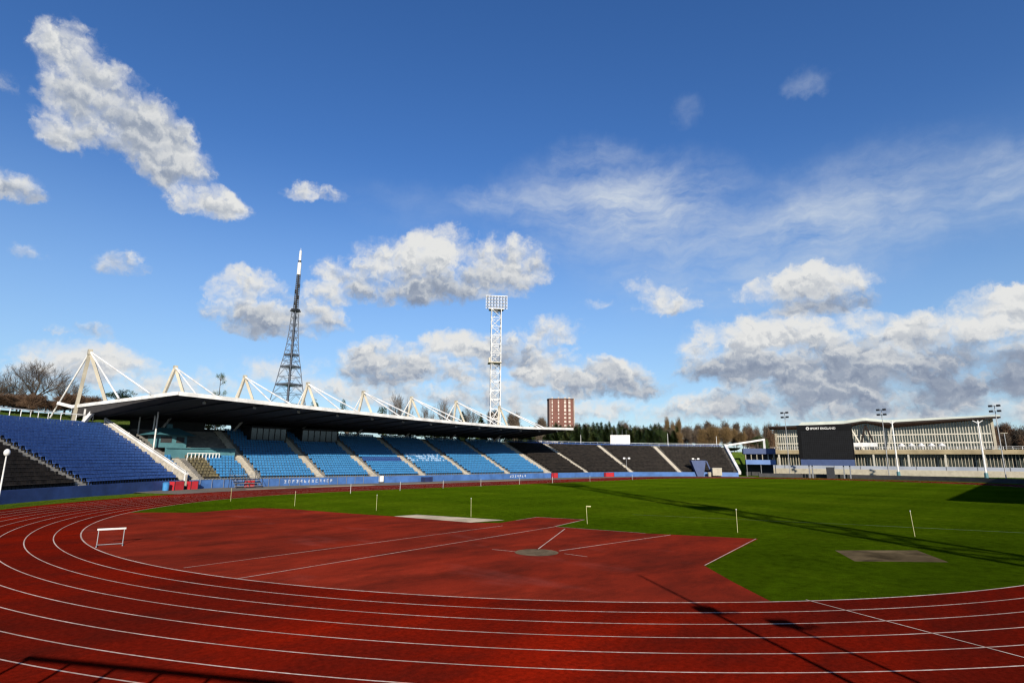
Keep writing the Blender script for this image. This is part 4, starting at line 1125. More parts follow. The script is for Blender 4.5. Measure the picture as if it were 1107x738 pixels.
# scoreboard
def scoreboard():
    A_, B_ = V(129.2, 14.2, 0), V(132.5, .9, 0); d = (B_ - A_).normalized(); n = V(d.y, -d.x, 0); n = n if n.x < 0 else -n
    sh = n * -4
    A_, B_ = A_ + sh, B_ + sh; L_ = (B_ - A_).length
    def q(t, o_, z): return A_ + d * t + n * o_ + V(0, 0, z)
    o = empty('scoreboard', tuple(q(L_/2, 0, 0)), 'big black electronic scoreboard with white heading on legs at the far end', 'scoreboard')
    mb = MB(); mb.hexa([q(0, 0, 5.1), q(L_, 0, 5.1), q(L_, -1.4, 5.1), q(0, -1.4, 5.1)], [q(0, 0, 14.7), q(L_, 0, 14.7), q(L_, -1.4, 14.7), q(0, -1.4, 14.7)]); mb.build('cabinet', M['board'], o)
    mb = MB(); nx, nz = 26, 15
    scr = pm('screen_cells', (.0075, .0085, .0105), (.005, .0057, .007), 1, .7, spec=.15)
    x0, x1, z0, z1 = .9, L_ - .4, 5.4, 13.0
    for i in range(nx):
        for j in range(nz):
            a0 = x0 + (x1 - x0) * i / nx + .04; a1 = x0 + (x1 - x0) * (i + 1) / nx - .04; b0 = z0 + (z1 - z0) * j / nz + .05; b1 = z0 + (z1 - z0) * (j + 1) / nz - .05
            mb.face([q(a0, .03, b0), q(a1, .03, b0), q(a1, .03, b1), q(a0, .03, b1)])
    mb.build('screen', scr, o)
    mb = MB(); mb.hexa([q(.3, .15, 3.45), q(L_ - .2, .15, 3.45), q(L_ - .2, -1.2, 3.45), q(.3, -1.2, 3.45)], [q(.3, .15, 5.09), q(L_ - .2, .15, 5.09), q(L_ - .2, -1.2, 5.09), q(.3, -1.2, 5.09)]); mb.build('lower_panel', M['bluepanel'], o)
    for t in (2.2, 3.0, L_ - 3, L_ - 1.5):
        mb = MB(); mb.bar(q(t, -.6, -.1), q(t, -.6, 3.45), .28); mb.build('leg', M['steel'], o)
    # white heading
    def text(body, t, z, size):
        cu = bpy.data.curves.new('heading', 'FONT'); cu.body = body; cu.size = size; cu.extrude = .02; cu.offset = .012
        ob = bpy.data.objects.new('heading', cu); COL.objects.link(ob)
        bpy.context.view_layer.update()
        me = bpy.data.meshes.new_from_object(ob.evaluated_get(bpy.context.evaluated_depsgraph_get()))
        bpy.data.objects.remove(ob); 
        m = bpy.data.objects.new('heading', me); COL.objects.link(m); me.materials.append(M['white'])
        ORG[m.name] = ORG[o.name]; m.parent = o
        c = q(t, .06, z) - ORG[o.name]; m.matrix_local = Matrix(((d.x, 0, n.x, c.x), (d.y, 0, n.y, c.y), (0, 1, 0, c.z), (0, 0, 0, 1)))
        return m
    text('SPORT ENGLAND', 3.35, 13.45, .80)
    mb = MB(); c = q(2.75, .06, 13.75)
    for k in range(24):
        a0, a1 = 2*math.pi*k/24, 2*math.pi*(k+1)/24
        mb.face([c + d*(.22*math.cos(a0)) + V(0,0,.22*math.sin(a0)), c + d*(.42*math.cos(a0)) + V(0,0,.42*math.sin(a0)), c + d*(.42*math.cos(a1)) + V(0,0,.42*math.sin(a1)), c + d*(.22*math.cos(a1)) + V(0,0,.22*math.sin(a1))])
    mb.build('emblem', M['white'], o)
    mb = MB(); mb.hexa([q(6.4, .8, -.1), q(8.4, .8, -.1), q(8.4, -1, -.1), q(6.4, -1, -.1)], [q(6.4, .8, 3.0), q(8.4, .8, 3.0), q(8.4, -1, 3.0), q(6.4, -1, 3.0)]); mb.build('control_box', M['darksteel'], o)
scoreboard()

# four-lamp poles near the hall
def quad_pole(x, y, h, label):
    o = empty('lighting_pole', (x, y, 0), label, 'lamp post', 'tall grey lighting poles by the glass hall')
    mb = MB(); mb.tube((x, y, -.1), (x, y, h), .15, .09, 8); mb.build('pole', M['steel'], o)
    n = V(-.35, -.94, 0)
    mb = MB()
    for z in (h - .3, h - 1.8): mb.bar(V(x, y, z) - n * .9, V(x, y, z) + n * .9, .1)
    mb.build('cross_arms', M['steel'], o)
    for z in (h - .2, h - 1.7):
        for k in (-1, 1):
            c = V(x, y, z) + n * (.95 * k); mb = MB(); mb.box((c.x - .15, c.y, c.z), (.55, .85, .55), R(-20)); mb.build('lamp_head', M['darksteel'], o)
quad_pole(161.7, 26.5, 20.9, 'tall four lamp pole before the left end of the glass hall')
quad_pole(164.8, -1.1, 20.7, 'tall four lamp pole before the gable of the glass hall')
quad_pole(167.3, -28.2, 20.6, 'tall four lamp pole just right of the hall\'s right end')
def t_post(x, y, h, label):
    o = empty('white_lamp_column', (x, y, 0), label, 'lamp post', 'white columns with a forked head before the raised walkway')
    mb = MB(); mb.tube((x, y, 1.8), (x, y, h), .25, .16, 8); mb.build('shaft', M['white'], o)
    mb = MB(); mb.tube((x, y, -.1), (x, y, 1.8), .5, .45, 8); mb.build('base', M['teal'], o)
    mb = MB()
    for k in (-1, 1): mb.bar(V(x, y, h - .8), V(x - .2 * k, y + 1.1 * k, h), .18)
    mb.build('fork', M['white'], o)
t_post(158.2, -4.5, 16.6, 'white forked lamp column left of the two before the walkway')
t_post(163.1, -24.2, 16.2, 'white forked lamp column right of the two before the walkway')
for x, y, z, lab in ((205.3, -28.5, 14.2, 'shorter of two thin walkway lamps right of the hall'), (207.3, -35.5, 15.4, 'taller thin walkway lamp at the right edge')):
    o = empty('walkway_lamp', (x, y, 8.85), lab, 'lamp post')
    mb = MB(); mb.tube((x, y, 8.85), (x, y, z), .12); mb.build('pole', M['steel'], o)
    mb = MB(); mb.bar((x, y - .9, z), (x, y + .9, z), .3, .25); mb.build('lamp_head', M['fin'], o)

# blue commentary hut and ramp at the end of the black seats
def hut():
    A_, B_ = V(141.0, 33.2, 0), V(144.4, 25.8, 0); d = (B_ - A_).normalized(); n = V(d.y, -d.x, 0); n = n if n.x < 0 else -n; L_ = (B_ - A_).length
    def q(t, o_, z): return A_ + d * t + n * o_ + V(0, 0, z)
    def hx(mb, t0_, t1_, o0, o1, z0, z1): mb.hexa([q(t0_, o0, z0), q(t1_, o0, z0), q(t1_, o1, z0), q(t0_, o1, z0)], [q(t0_, o0, z1), q(t1_, o0, z1), q(t1_, o1, z1), q(t0_, o1, z1)])
    o = empty('commentary_hut', tuple(q(L_/2, 0, 0)), 'two level open hut with blue roofs at the right end of the black seats', 'hut')
    mb = MB(); hx(mb, -.6, L_ + .6, 1, -4, 6.7, 8.4); mb.build('upper_roof', M['bluepanel'], o)
    mb = MB(); hx(mb, -.2, L_ + .2, 2.6, .9, 3.5, 4.9); mb.build('canopy', pm('pale_blue_panel', (.10, .19, .42), (.08, .15, .34), .5, .5), o)
    mb = MB(); hx(mb, 0, L_, -2.5, -2.8, 0, 6.7); mb.build('back_wall', M['darkwall'], o)
    mb = MB(); hx(mb, 0, L_, .8, -2.5, 4.0, 4.2); mb.build('floor', M['concrete'], o)
    for k in range(6):
        mb = MB(); t = L_ * k / 5; mb.bar(q(t, .6, 4.2), q(t, .6, 6.7), .2); mb.build('post', M['fin'], o)
    for k in range(3):
        mb = MB(); t = L_ * k / 2; mb.bar(q(t, 2.3, -.1), q(t, 2.3, 3.5), .16); mb.build('leg', M['steel'], o)
    o2 = empty('end_ramp', (137, 34, 0), 'white sloping beam climbing beside the last black seats to the hut', 'ramp')
    mb = MB(); s0 = pp(306.4, .1, 1.0); s1 = pp(306.4, 17.6, 9.4); mb.bar(s0, s1, .8, .9); mb.build('beam', M['white'], o2)
    mb = MB(); mb.bar(s1, q(L_ * .75, -3, 11.3), .5, .55); mb.build('upper_beam', M['white'], o2)
    mb = MB(); mb.bar(q(L_ * .75, -3, 8.4), q(L_ * .75, -3, 11.6), .5, .5); mb.build('post', M['white'], o2)
hut()
# dark blue tunnel frame, cream box and low crates at the far wall
o = empty('tunnel_frame', (119.5, 37.2, 0), 'dark blue pointed tunnel frame against the black far seats', 'frame')
p = pp(294.6, -.8, 0); t = tang(294.6); t3 = V(t.x, t.y, 0); n3 = V(-t.y, t.x, 0)
mb = MB(); mb.hexa([p - t3 * .9, p + t3 * .9, p + t3 * .9 + n3 * 1.4, p - t3 * .9 + n3 * 1.4], [p - t3 * 2.6 + V(0,0,4.6), p + t3 * 1.9 + V(0,0,4.6), p + t3 * 1.9 + n3 * 1.6 + V(0,0,4.6), p - t3 * 2.6 + n3 * 1.6 + V(0,0,4.6)]); mb.build('hood', M['bluepanel'], o)
mb = MB(); mb.bar(p + t3 * 1.9 + V(0,0,4.4) - n3 * .2, p + t3 * 3.6 - n3 * .2, .35, .35); mb.build('prop', M['bluepanel'], o)
p = pp(299.0, -2.2, 0)
o = empty('equipment_box', tuple(p), 'cream equipment box on wheels by the far wall below black seats', 'box')
mb = MB(); mb.box((p.x, p.y, 1.35), (2.2, 2.6, 2.1), .6); mb.build('body', M['fin'], o)
mb = MB(); mb.box((p.x, p.y, 2.45), (2.35, 2.75, .12), .6); mb.build('lid', M['concrete'], o)
for k in (-1, 1):
    mb = MB(); c = V(p.x + .4 * k, p.y + .9 * k, .2); mb.tube(c + V(-.5, .3, 0), c + V(.3, -.3, 0), .2, n=10); mb.build('wheel', M['darksteel'], o)
p = pp(297.0, -1.8, 0)
o = empty('small_tub', tuple(p), 'small cream tub left of the cream equipment box', 'tub')
mb = MB(); mb.tube(p, p + V(0,0,1.1), .45, .6, 12); mb.build('drum', M['fin'], o)
mb = MB(); mb.tube(p + V(0,0,1.1), p + V(0,0,1.25), .66, .5, 12); mb.build('lid', M['concrete'], o)

# white press box above the far seats
A_, B_ = V(117.8, 68.3, 0), V(121.1, 62.9, 0); d = (B_ - A_).normalized(); n = V(d.y, -d.x, 0); n = n if (n.x < 0) else -n
o = empty('press_box', tuple(A_.lerp(B_, .5) + V(0,0,8.7)), 'white windowed press box on the rim of the far stand before the conifers', 'cabin')
def q(t, o_, z): return A_ + d * t + n * o_ + V(0, 0, z)
L_ = (B_ - A_).length
mb = MB(); mb.hexa([q(0,0,9.6), q(L_,0,9.6), q(L_,-2.2,9.6), q(0,-2.2,9.6)], [q(0,0,12.6), q(L_,0,12.6), q(L_,-2.2,12.6), q(0,-2.2,12.6)]); mb.build('cabin', M['white'], o)
for k in range(3):
    mb = MB(); t = .25 + k * (L_ - .5) / 3; w = (L_ - .5) / 3 - .25; mb.hexa([q(t, .04, 10.2), q(t + w, .04, 10.2), q(t + w, -.02, 10.2), q(t, -.02, 10.2)], [q(t, .04, 12.2), q(t + w, .04, 12.2), q(t + w, -.02, 12.2), q(t, -.02, 12.2)]); mb.build('window', pm('pale_blind', (.62, .62, .58), (.5, .5, .47), .5, .4), o)
for k in range(4):
    mb = MB(); t = .2 + k * (L_ - .4) / 3; mb.bar(q(t, -.4, 8.4), q(t, -.4, 9.6), .2); mb.build('leg', M['darksteel'], o)
mb = MB()
for t in (.6, 2.2, 3.9, 5.2): mb.tube(q(t, -1, 12.6), q(t, -1, 14.3), .035, n=4)
mb.build('aerials', M['steel'], o)
for (x, y, zb, h, lab) in ((104.8, 71.0, 8.6, 3.6, 'thin bare pole behind the rim of the far stand, left of the press box'), (135.0, 56.5, 8.2, 5.2, 'white pole behind the far rim, right of the second far aisle'), (146.5, 44.5, 8.0, 4.6, 'slim white pole behind the rim near the far stand\'s right end')):
    o = empty('rim_pole', (x, y, zb), lab, 'pole'); mb = MB(); mb.tube((x, y, zb), (x, y, zb + h), .09, .06, 6); mb.build('pole', M['white'], o)
    mb = MB(); mb.tube((x, y, zb + h), (x, y, zb + h + .12), .12, .05, 6); mb.build('cap', M['steel'], o)
# pale fence along the crest behind the far stand
o = empty('crest_fence', tuple(radial(285, 9, 8)), 'low pale mesh fence along the crest behind the far black seats', 'fence')
ss = srange(286, 308, 2.2)
for a, b in zip(ss[:-1], ss[1:]):
    pass
mb = MB()
for s in ss: mb.tube(radial(s, 8, 7.9), radial(s, 8, 10.2), .06, n=5)
mb.build('posts', M['fin'], o)
mb = MB()
for a, b in zip(ss[:-1], ss[1:]):
    for z in (10.15, 9.2): mb.bar(radial(a, 8, z), radial(b, 8, z), .06, .12)
mb.build('rails', pm('pale_green_rail', (.36, .40, .34), None, 1, .7), o)

# ------------------------------------------------------------------ trees
rnd = random.Random(11)
def bare_proto(name, H, W, seed, density=1.0, trunkr=.028, first=.28):
    r = random.Random(seed); tr = MB(); cr = MB()
    def grow(p, d, ln, rad, lev):
        segs = 3 if lev < 3 else 2; q = p
        for k in range(segs):
            d = (d + V(r.uniform(-1, 1), r.uniform(-1, 1), r.uniform(-.5, .9)) * (.16 if lev < 2 else .26)).normalized()
            n = q + d * (ln / segs); ra = rad * (1 - .35 * k / segs); rb = rad * (1 - .35 * (k + 1) / segs)
            (tr if lev < 3 else cr).tube(q, n, ra, rb, 6 if lev < 2 else (4 if lev < 3 else 3), False); q = n
            if lev < 5 and (k > 0 or lev > 0):
                for _ in range(1 if lev < 4 else 2):
                    side = V(r.uniform(-1, 1), r.uniform(-1, 1), r.uniform(-.25, .8))
                    nd = (d * .75 + side * .95).normalized()
                    grow(q, nd, ln * r.uniform(.55, .8), rb * .58, lev + 1)
        if lev < 5:
            for _ in range(2):
                side = V(r.uniform(-1, 1), r.uniform(-1, 1), r.uniform(-.2, .7)); grow(q, (d + side * .6).normalized(), ln * r.uniform(.6, .82), rad * .55, lev + 1)
    tl = H * first; tr.tube((0, 0, -.5), (0, 0, tl), H * trunkr, H * trunkr * .8, 8, False)
    nb = 6
    for k in range(nb):
        a = 2 * math.pi * k / nb + r.uniform(-.4, .4); el = r.uniform(.35, 1.25)
        dd = V(math.cos(a) * math.cos(el) * W / H * 1.5, math.sin(a) * math.cos(el) * W / H * 1.5, math.sin(el))
        grow(V(0, 0, tl * r.uniform(.75, 1.05)), dd.normalized(), H * .27, H * trunkr * .5, 1)
    grow(V(0, 0, tl), V(0, 0, 1), H * .27, H * trunkr * .6, 1)
    return tr, cr
def fit(mbs, H, W):
    """scale several meshes together to height H and width W"""
    zs = max(v[2] for m in mbs for v in m.v); xs = max(max(abs(v[0]), abs(v[1])) for m in mbs for v in m.v)
    for m in mbs: m.v = [(x * W / 2 / xs, y * W / 2 / xs, z * H / zs) for x, y, z in m.v]
def twig_cloud(seed, n, shape, low=False):
    """fine twiggy crown: upward fanning slivers through an uneven volume, on a few limbs"""
    r = random.Random(seed); tr = MB(); cr = MB()
    tr.tube((0, 0, -.5), (0, 0, 4.2), .22, .16, 7, False)
    lob = []
    for k in range(9):
        a = r.uniform(0, 6.28); rr = r.uniform(.4, 1.9); z = r.uniform(.3, 6.6) if low else r.uniform(3.4, 8.4)
        c = V(math.cos(a) * rr, math.sin(a) * rr, z); lob.append((c, r.uniform(1.0, 1.8)))
        tr.tube((0, 0, r.uniform(2, 4)), c, .10, .035, 5, False)
    for k in range(n):
        c, R_ = r.choice(lob)
        p = c + V(r.gauss(0, .5), r.gauss(0, .5), r.gauss(.1, .62)) * R_
        if p.z < (.1 if low else 1.3) or p.z > 10.5: continue
        out = V(p.x, p.y, 0); d = (out * .35 + V(r.uniform(-.6, .6), r.uniform(-.6, .6), r.uniform(.5, 1.4))).normalized()
        ln = r.uniform(.5, 1.15); w = r.uniform(.012, .035) * shape
        s = d.cross(V(r.uniform(-1, 1), r.uniform(-1, 1), r.uniform(-1, 1))).normalized() * w
        cr.face([p - s, p + s, p + d * ln])
    return tr, cr
def conifer(seed, n):
    r = random.Random(seed); tr = MB(); cr = MB(); tr.tube((0, 0, -.5), (0, 0, 9.6), .2, .03, 6, False)
    bulge = [r.uniform(.75, 1.15) for _ in range(14)]
    for k in range(n):
        z = 10 * (1 - math.sqrt(r.random())) * .98 + .25
        a = r.uniform(0, 6.28); e = 1 - z / 10
        lobe = .82 + .22 * math.sin(a * 3 + z * 1.3 + seed) + .12 * math.sin(a * 7 + z * 3)
        rad = 2.05 * (e ** .55) * bulge[int(z * 1.35) % 14] * lobe * r.uniform(.45, 1.0)
        p = V(math.cos(a) * rad, math.sin(a) * rad, z + r.uniform(-.15, .15))
        d = V(math.cos(a), math.sin(a), r.uniform(-.5, .35)).normalized(); s = d.cross(V(0, 0, 1)).normalized()
        ln = r.uniform(.25, .6); w = r.uniform(.07, .17); u = V(0, 0, r.uniform(.0, .16))
        cr.face([p - d * ln * .4 - s * w, p - d * ln * .4 + s * w + u, p + d * ln * .6])
    return tr, cr
def leafy(seed, n, lobes=8):
    r = random.Random(seed); tr = MB(); cr = MB(); tr.tube((0, 0, -.5), (0, 0, 6), .25, .1, 6, False)
    L_ = [(V(r.uniform(-1.6, 1.6), r.uniform(-1.6, 1.6), r.uniform(3, 8)), r.uniform(1.1, 2.0)) for _ in range(lobes)]
    for c, q in L_: tr.tube((0, 0, 3), c, .09, .03, 4, False)
    for k in range(n):
        c, q = r.choice(L_); v = V(r.gauss(0, 1), r.gauss(0, 1), r.gauss(0, 1)).normalized(); p = c + v * q * (r.random() ** .33) * V(1, 1, 1).length / 1.732
        if p.z < .4: continue
        a = V(r.uniform(-1, 1), r.uniform(-1, 1), r.uniform(-1, 1)).normalized(); b = a.orthogonal().normalized(); z = r.uniform(.1, .24)
        cr.face([p - a * z, p + b * z * .6, p + a * z, p - b * z * .6])
    return tr, cr
def pine(seed):
    r = random.Random(seed); tr = MB(); cr = MB(); tr.tube((0, 0, -.5), (.3, 0, 9), .22, .08, 6, False)
    for k in range(16):
        z = r.uniform(3.5, 9.6); a = r.uniform(0, 6.28); rr = r.uniform(.7, 2.0) * (1.2 - abs(z - 7) * .12); c = V(math.cos(a) * rr, math.sin(a) * rr, z)
        tr.tube((.3 * z / 9, 0, z - .5), c, .07, .03, 4, False)
        for j in range(110):
            p = c + V(r.gauss(0, .42), r.gauss(0, .42), r.gauss(0, .18)); d = V(r.uniform(-1, 1), r.uniform(-1, 1), r.uniform(-.2, 1)).normalized(); s = d.orthogonal().normalized() * .03
            cr.face([p - s, p + s, p + d * .35])
    return tr, cr
PROTO = {}
def proto(kind, variant):
    """one source tree of each kind and variant, built round the origin; reused by its first owner"""
    key = (kind, variant)
    if key in PROTO: return PROTO[key]
    sd_ = 31 * variant + len(kind)
    if kind in ('oak', 'bare'): tr, cr = bare_proto('t', 10, 9, sd_, first=.26 if kind == 'oak' else .35)
    elif kind in ('conifer', 'olive'): tr, cr = conifer(sd_, 4200)
    elif kind == 'bush': tr, cr = leafy(sd_, 2600)
    elif kind == 'pine': tr, cr = pine(sd_)
    else: tr, cr = twig_cloud(sd_, 7500, 1.9, kind == 'shrub')
    fit((tr, cr), 10, 8 if kind in ('oak', 'bare') else (4 if kind in ('conifer', 'olive', 'pine') else 7))
    cm = {'oak': M['twig'], 'bare': M['twig'], 'conifer': M['needle'], 'olive': M['needle2'], 'bush': M['bush'], 'pine': M['needle'], 'brown': M['twig'], 'shrub': M['browntwig'], 'gold': M['goldtwig'], 'russet': M['browntwig']}[kind]
    mts = []
    for nm_, mb, mt in (('trunk', tr, M['bark']), ('crown', cr, cm)):
        me = bpy.data.meshes.new(kind + '_' + nm_); me.from_pydata(mb.v, [], mb.f); me.materials.append(mt); mts.append((nm_, me))
    PROTO[key] = mts; return mts
KIND = {'oak': 'bare_oak', 'bare': 'bare_tree', 'conifer': 'conifer', 'olive': 'conifer', 'bush': 'evergreen_tree', 'pine': 'pine_tree', 'brown': 'bare_tree', 'gold': 'willow_tree', 'russet': 'bare_tree', 'shrub': 'bare_shrub'}
def add_tree(x, y, z, H, W, kind, label, group):
    v = rnd.randrange(2 if kind in ('oak', 'bare') else 4)
    o = empty(KIND[kind], (x, y, z), label, 'tree', group)
    bw = {'oak': 8, 'bare': 8, 'conifer': 4, 'olive': 4, 'pine': 4}.get(kind, 7)
    o.scale = (W / bw, W / bw, H / 10); o.rotation_euler = (0, 0, rnd.uniform(0, 6.28))
    for nm_, me in proto(kind, v):
        c = bpy.data.objects.new(nm_, me); COL.objects.link(c); c.parent = o
TREES = [(132.9,126.2,8,11.6,8.7,'conifer'),(128.8,120.7,8,10.7,9.4,'conifer'),(151.9,139.0,8,14.0,9.1,'conifer'),(144.9,130.7,8,11.3,10.1,'conifer'),(147.0,129.8,8,10.3,9.2,'conifer'),(152.4,132.4,8,11.4,9.0,'olive'),(150.4,127.8,8,11.0,10.0,'conifer'),(155.6,129.2,8,12.5,7.5,'conifer'),(158.7,129.5,8,13.4,8.3,'conifer'),(145.4,116.6,8,10.7,8.8,'conifer'),(154.6,121.1,8,10.2,10.7,'olive'),(159.8,123.1,8,13.2,10.8,'olive'),(157.5,118.8,8,11.8,9.1,'conifer'),(161.7,120.2,8,10.8,10.9,'conifer'),(152.3,110.5,8,11.2,9.5,'olive'),(158.1,113.0,8,11.4,7.0,'olive'),(165.6,116.2,8,11.5,10.9,'conifer'),(159.6,110.1,8,12.1,7.0,'conifer'),(160.9,108.8,8,11.9,10.1,'conifer'),(169.2,111.9,8,12.3,8.6,'conifer'),(164.0,106.0,8,13.0,9.2,'olive'),(159.7,101.0,8,12.3,9.4,'conifer'),(174.4,108.6,8,13.8,7.3,'conifer'),(151.2,91.4,8,11.0,8.6,'conifer'),(167.4,100.0,8,13.3,8.2,'olive'),(153.0,88.8,8,10.3,6.6,'olive'),(159.9,90.6,8,12.0,7.8,'conifer'),(163.8,91.1,8,10.8,8.8,'conifer'),(175.0,95.9,8,10.7,9.9,'conifer'),(176.7,94.9,8,11.7,7.9,'conifer'),(174.8,91.8,8,11.1,8.2,'olive'),(179.7,92.6,8,10.7,7.8,'conifer'),(181.5,91.3,8,11.8,7.5,'conifer'),(180.2,88.9,8,10.9,10.3,'conifer'),(181.0,87.4,8,12.1,8.5,'conifer'),(181.4,85.7,8,12.3,8.1,'conifer'),(172.3,79.0,8,12.0,7.3,'conifer'),(185.4,83.6,8,10.1,10.9,'conifer'),(187.7,82.3,8,11.0,10.4,'olive'),(171.3,72.3,8,8.8,7.9,'conifer'),(180.0,74.9,8,11.0,7.0,'olive'),(125.9,115.9,7.5,7.0,10.3,'olive'),(120.0,106.0,7.5,7.8,7.8,'olive'),(126.0,106.4,7.5,8.4,10.1,'olive'),(126.6,102.6,7.5,7.4,9.5,'conifer'),(131.2,102.2,7.5,8.7,9.8,'conifer'),(137.3,101.8,7.5,7.9,7.3,'olive'),(131.3,92.3,7.5,9.0,7.8,'conifer'),(137.0,92.0,7.5,9.3,7.0,'conifer'),(135.7,87.6,7.5,7.7,7.2,'olive'),(137.5,84.0,7.5,8.5,7.9,'conifer'),(144.5,84.2,7.5,8.2,8.3,'conifer'),(141.5,78.5,7.5,8.9,8.2,'conifer'),(145.5,77.5,7.5,8.4,9.0,'olive'),(151.6,77.2,7.5,8.8,8.5,'conifer'),(149.4,71.8,7.5,8.5,9.4,'conifer'),(152.1,69.8,7.5,8.2,8.5,'conifer'),(158.2,68.5,7.5,8.6,8.5,'olive'),(188.3,145.6,8,16.2,9.9,'brown'),(209.2,154.2,8,17.0,10.5,'brown'),(208.4,146.3,8,17.2,9.5,'brown'),(193.9,130.9,8,15.6,9.6,'brown'),(194.8,126.4,8,13.8,7.3,'brown'),(219.1,137.2,8,15.8,7.7,'brown'),(217.4,129.0,8,15.4,9.4,'brown'),(201.3,112.4,8,17.0,9.4,'brown'),(224.4,120.1,8,15.4,10.9,'brown'),(214.6,109.6,8,14.7,9.0,'brown'),(214.7,103.3,8,15.2,9.1,'brown'),(221.9,101.0,8,15.1,8.3,'brown'),(222.7,96.0,8,16.0,8.7,'brown'),(227.1,91.8,8,15.5,9.8,'brown'),(237.8,91.8,8,16.2,9.2,'brown'),(238.2,86.6,8,17.5,10.6,'brown'),(222.1,75.4,8,14.8,8.5,'brown'),(244.1,79.2,8,18.2,7.8,'brown'),(228.7,68.7,8,15.6,7.6,'brown'),(255.2,73.1,8,16.9,8.5,'brown'),(238.9,62.2,-0.1,22.5,7.9,'brown'),(227.3,54.1,-0.1,23.2,8.3,'brown'),(233.5,51.8,-0.1,23.0,9.6,'brown'),(186.6,94.9,8,10.8,7.3,'brown'),(185.0,89.8,8,10.6,7.2,'brown'),(177.3,81.0,8,11.5,7.5,'brown'),(175.1,76.1,8,10.1,7.2,'brown'),(177.0,72.8,8,8.9,6.1,'gold'),(186.9,74.1,8,10.8,8.2,'brown'),(181.5,67.3,8,10.5,6.7,'brown'),(181.5,64.3,8,10.0,6.7,'gold'),(184.2,62.4,8,10.3,6.7,'russet'),(192.5,62.8,8,10.7,6.2,'gold'),(185.0,56.7,8,11.0,7.3,'brown'),(192.0,56.0,8,10.4,7.5,'gold'),(187.8,50.7,8,9.0,7.3,'gold'),(204.0,53.5,-0.1,19.5,7.4,'russet'),(184.1,43.3,-0.1,16.8,6.2,'brown'),(201.1,45.4,-0.1,18.0,8.2,'russet'),(206.7,44.3,-0.1,18.0,6.4,'gold'),(196.4,87.7,8,17.5,4.0,'gold'),(198.7,83.0,8,17.0,4.0,'gold'),(197.4,85.6,8,15.4,3.5,'gold'),(165.8,53.6,8,10.5,8.9,'gold'),(167.4,49.7,8,9.7,7.5,'gold'),(164.3,57.3,8,9.1,6.0,'gold'),(165.5,37.6,7,6.9,5.8,'bush'),(166.2,35.4,-0.1,12.6,4.4,'bush'),(152.6,67.8,7,9.6,4.4,'bush'),(291.5,-24.9,6,16.9,8.8,'brown'),(289.2,-28.8,6,17.0,9.8,'russet'),(286.8,-32.3,6,15.6,9.7,'brown'),(294.9,-36.4,6,15.0,11.1,'russet'),(277.8,-22.7,6,14.7,7.4,'russet'),(294.2,-30.1,6,13.6,11.1,'brown'),(284.3,-26.5,6,12.8,8.6,'brown'),(282.1,-34.2,6,11.8,10.7,'russet'),(45.5,85.9,8.3,13.8,8.3,'bare'),(61.1,86.1,8.3,13.4,8.4,'bare'),(69.6,85.1,8.3,11.9,7.0,'bare'),(63.6,97.1,8.3,12.7,6.1,'bare'),(81.5,87.2,8.3,11.9,7.4,'brown'),(97.2,92.4,8.3,13.3,6.8,'brown'),(110.8,91.9,8.3,12.3,6.5,'brown'),(-0.5,82.9,8.3,12.7,3.5,'pine'),(-17.4,80.8,11.9,3.8,5.8,'bush'),(27.8,97.3,8.3,10.9,3.2,'bush'),(33.6,94.0,8.3,10.9,3.9,'bush'),(64.6,82.9,8.3,9.4,6.1,'conifer'),(71.9,82.8,8.3,9.3,5.6,'conifer'),(42.1,88.4,8.3,9.6,3.4,'bush'),(-20.1,83.4,11.6,1.9,5.9,'shrub'),(-27.1,92.8,12.2,9.2,13.0,'oak'),(-31.9,95.4,12.2,6.2,9.3,'bare'),(-35.9,97.7,12.2,6.6,12.9,'oak'),(-20.7,103.9,12.2,7.3,8.2,'bare'),(-26.4,114.9,12.2,7.3,7.4,'bare'),(-32.8,107.5,12.2,6.3,9.3,'bare'),(-35.3,88.6,11.6,1.9,5.6,'shrub'),(-34.1,89.5,11.6,3.0,6.3,'shrub'),(-33.8,82.5,11.6,2.3,4.8,'shrub'),(-33.2,78.4,11.6,1.7,5.9,'shrub'),(-32.2,80.3,11.6,2.5,6.6,'shrub'),(-30.8,83.2,11.6,2.6,6.9,'shrub'),(-29.5,86.0,11.6,2.8,6.5,'shrub'),(-29.7,77.0,11.6,2.3,4.4,'shrub'),(-28.2,80.8,11.6,2.7,4.9,'shrub'),(-26.2,86.6,11.6,2.5,6.8,'shrub'),(-25.7,82.4,11.6,2.0,5.2,'shrub'),(-25.5,78.4,11.6,2.4,5.6,'shrub'),(-24.1,80.2,11.6,3.1,5.5,'shrub'),(-21.6,85.8,11.6,3.7,6.6,'shrub'),(-21.3,80.6,11.6,3.3,5.4,'shrub'),(-10,86,8,5.6,9.5,'bush'),(0,88,8,6.0,9.5,'bush'),(12,86,8,5.2,9.5,'bush'),(22,85,8,5.8,9.5,'bush'),(31,87,8,6.2,9.5,'bush'),(40,85,8,5.4,9.5,'bush'),(49,86,8,6.0,9.5,'bush'),(58,86,8,5.6,9.5,'bush'),(67,87,8,6.1,9.5,'bush'),(76,85,8,5.5,9.5,'bush'),(86,86,8,6.0,9.5,'bush')]
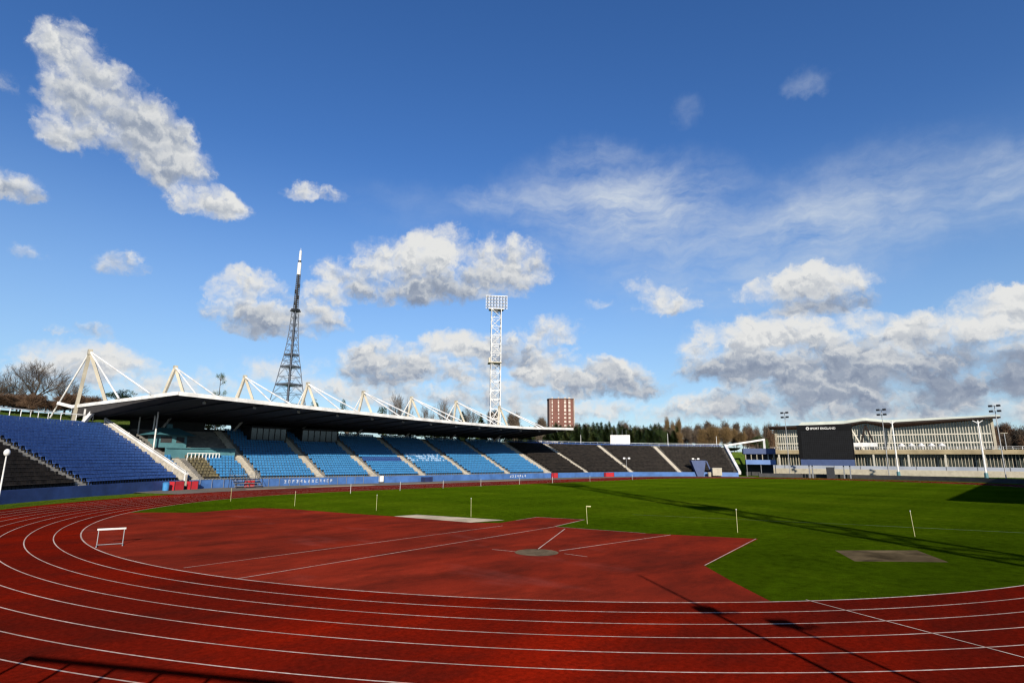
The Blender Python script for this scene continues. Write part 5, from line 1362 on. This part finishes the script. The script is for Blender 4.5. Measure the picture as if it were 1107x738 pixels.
def describe(x, y, H, kind):
    az = math.degrees(math.atan2(y - CAM.y, x - CAM.x)); dist = math.hypot(x - CAM.x, y - CAM.y)
    if az > 66: zone = 'left'
    elif az > 40 and dist < 205: zone = 'roof'
    elif az > 10: zone = 'far'
    else: zone = 'right'
    word = {'oak': 'broad bare oak', 'bare': 'bare branching tree', 'conifer': 'dark green conifer', 'olive': 'olive green conifer', 'bush': 'leafy evergreen tree', 'pine': 'lanky dark pine', 'brown': 'bare grey brown tree', 'gold': 'golden brown willow', 'russet': 'bare russet tree', 'shrub': 'low brown bare shrub'}[kind]
    place = {'left': 'on the green bank above the left stand', 'roof': 'behind the long grandstand roof', 'far': 'in the tree belt behind the far black seats', 'right': 'on the wooded rise right of the glass hall'}[zone]
    return word + ' ' + place, word + 's ' + place
for (x, y, z, H, W, kind) in TREES:
    lab, grp = describe(x, y, H, kind)
    add_tree(x, y, z, H, W, kind, lab, grp)

# ------------------------------------------------------------------ render settings
scene.render.engine = 'CYCLES'
scene.cycles.use_denoising = True
try: scene.cycles.denoiser = 'OPENIMAGEDENOISE'
except Exception: pass
scene.cycles.max_bounces = 6; scene.cycles.diffuse_bounces = 2; scene.cycles.transparent_max_bounces = 4
scene.cycles.sample_clamp_indirect = 6
scene.cycles.filter_width = 1.3
world.cycles.sampling_method = 'MANUAL'; world.cycles.sample_map_resolution = 512
vs = scene.view_settings
scene.display_settings.display_device = 'sRGB'
vs.view_transform = 'Standard'; vs.look = 'None'; vs.gamma = 1; vs.exposure = 0.46; vs.use_curve_mapping = False
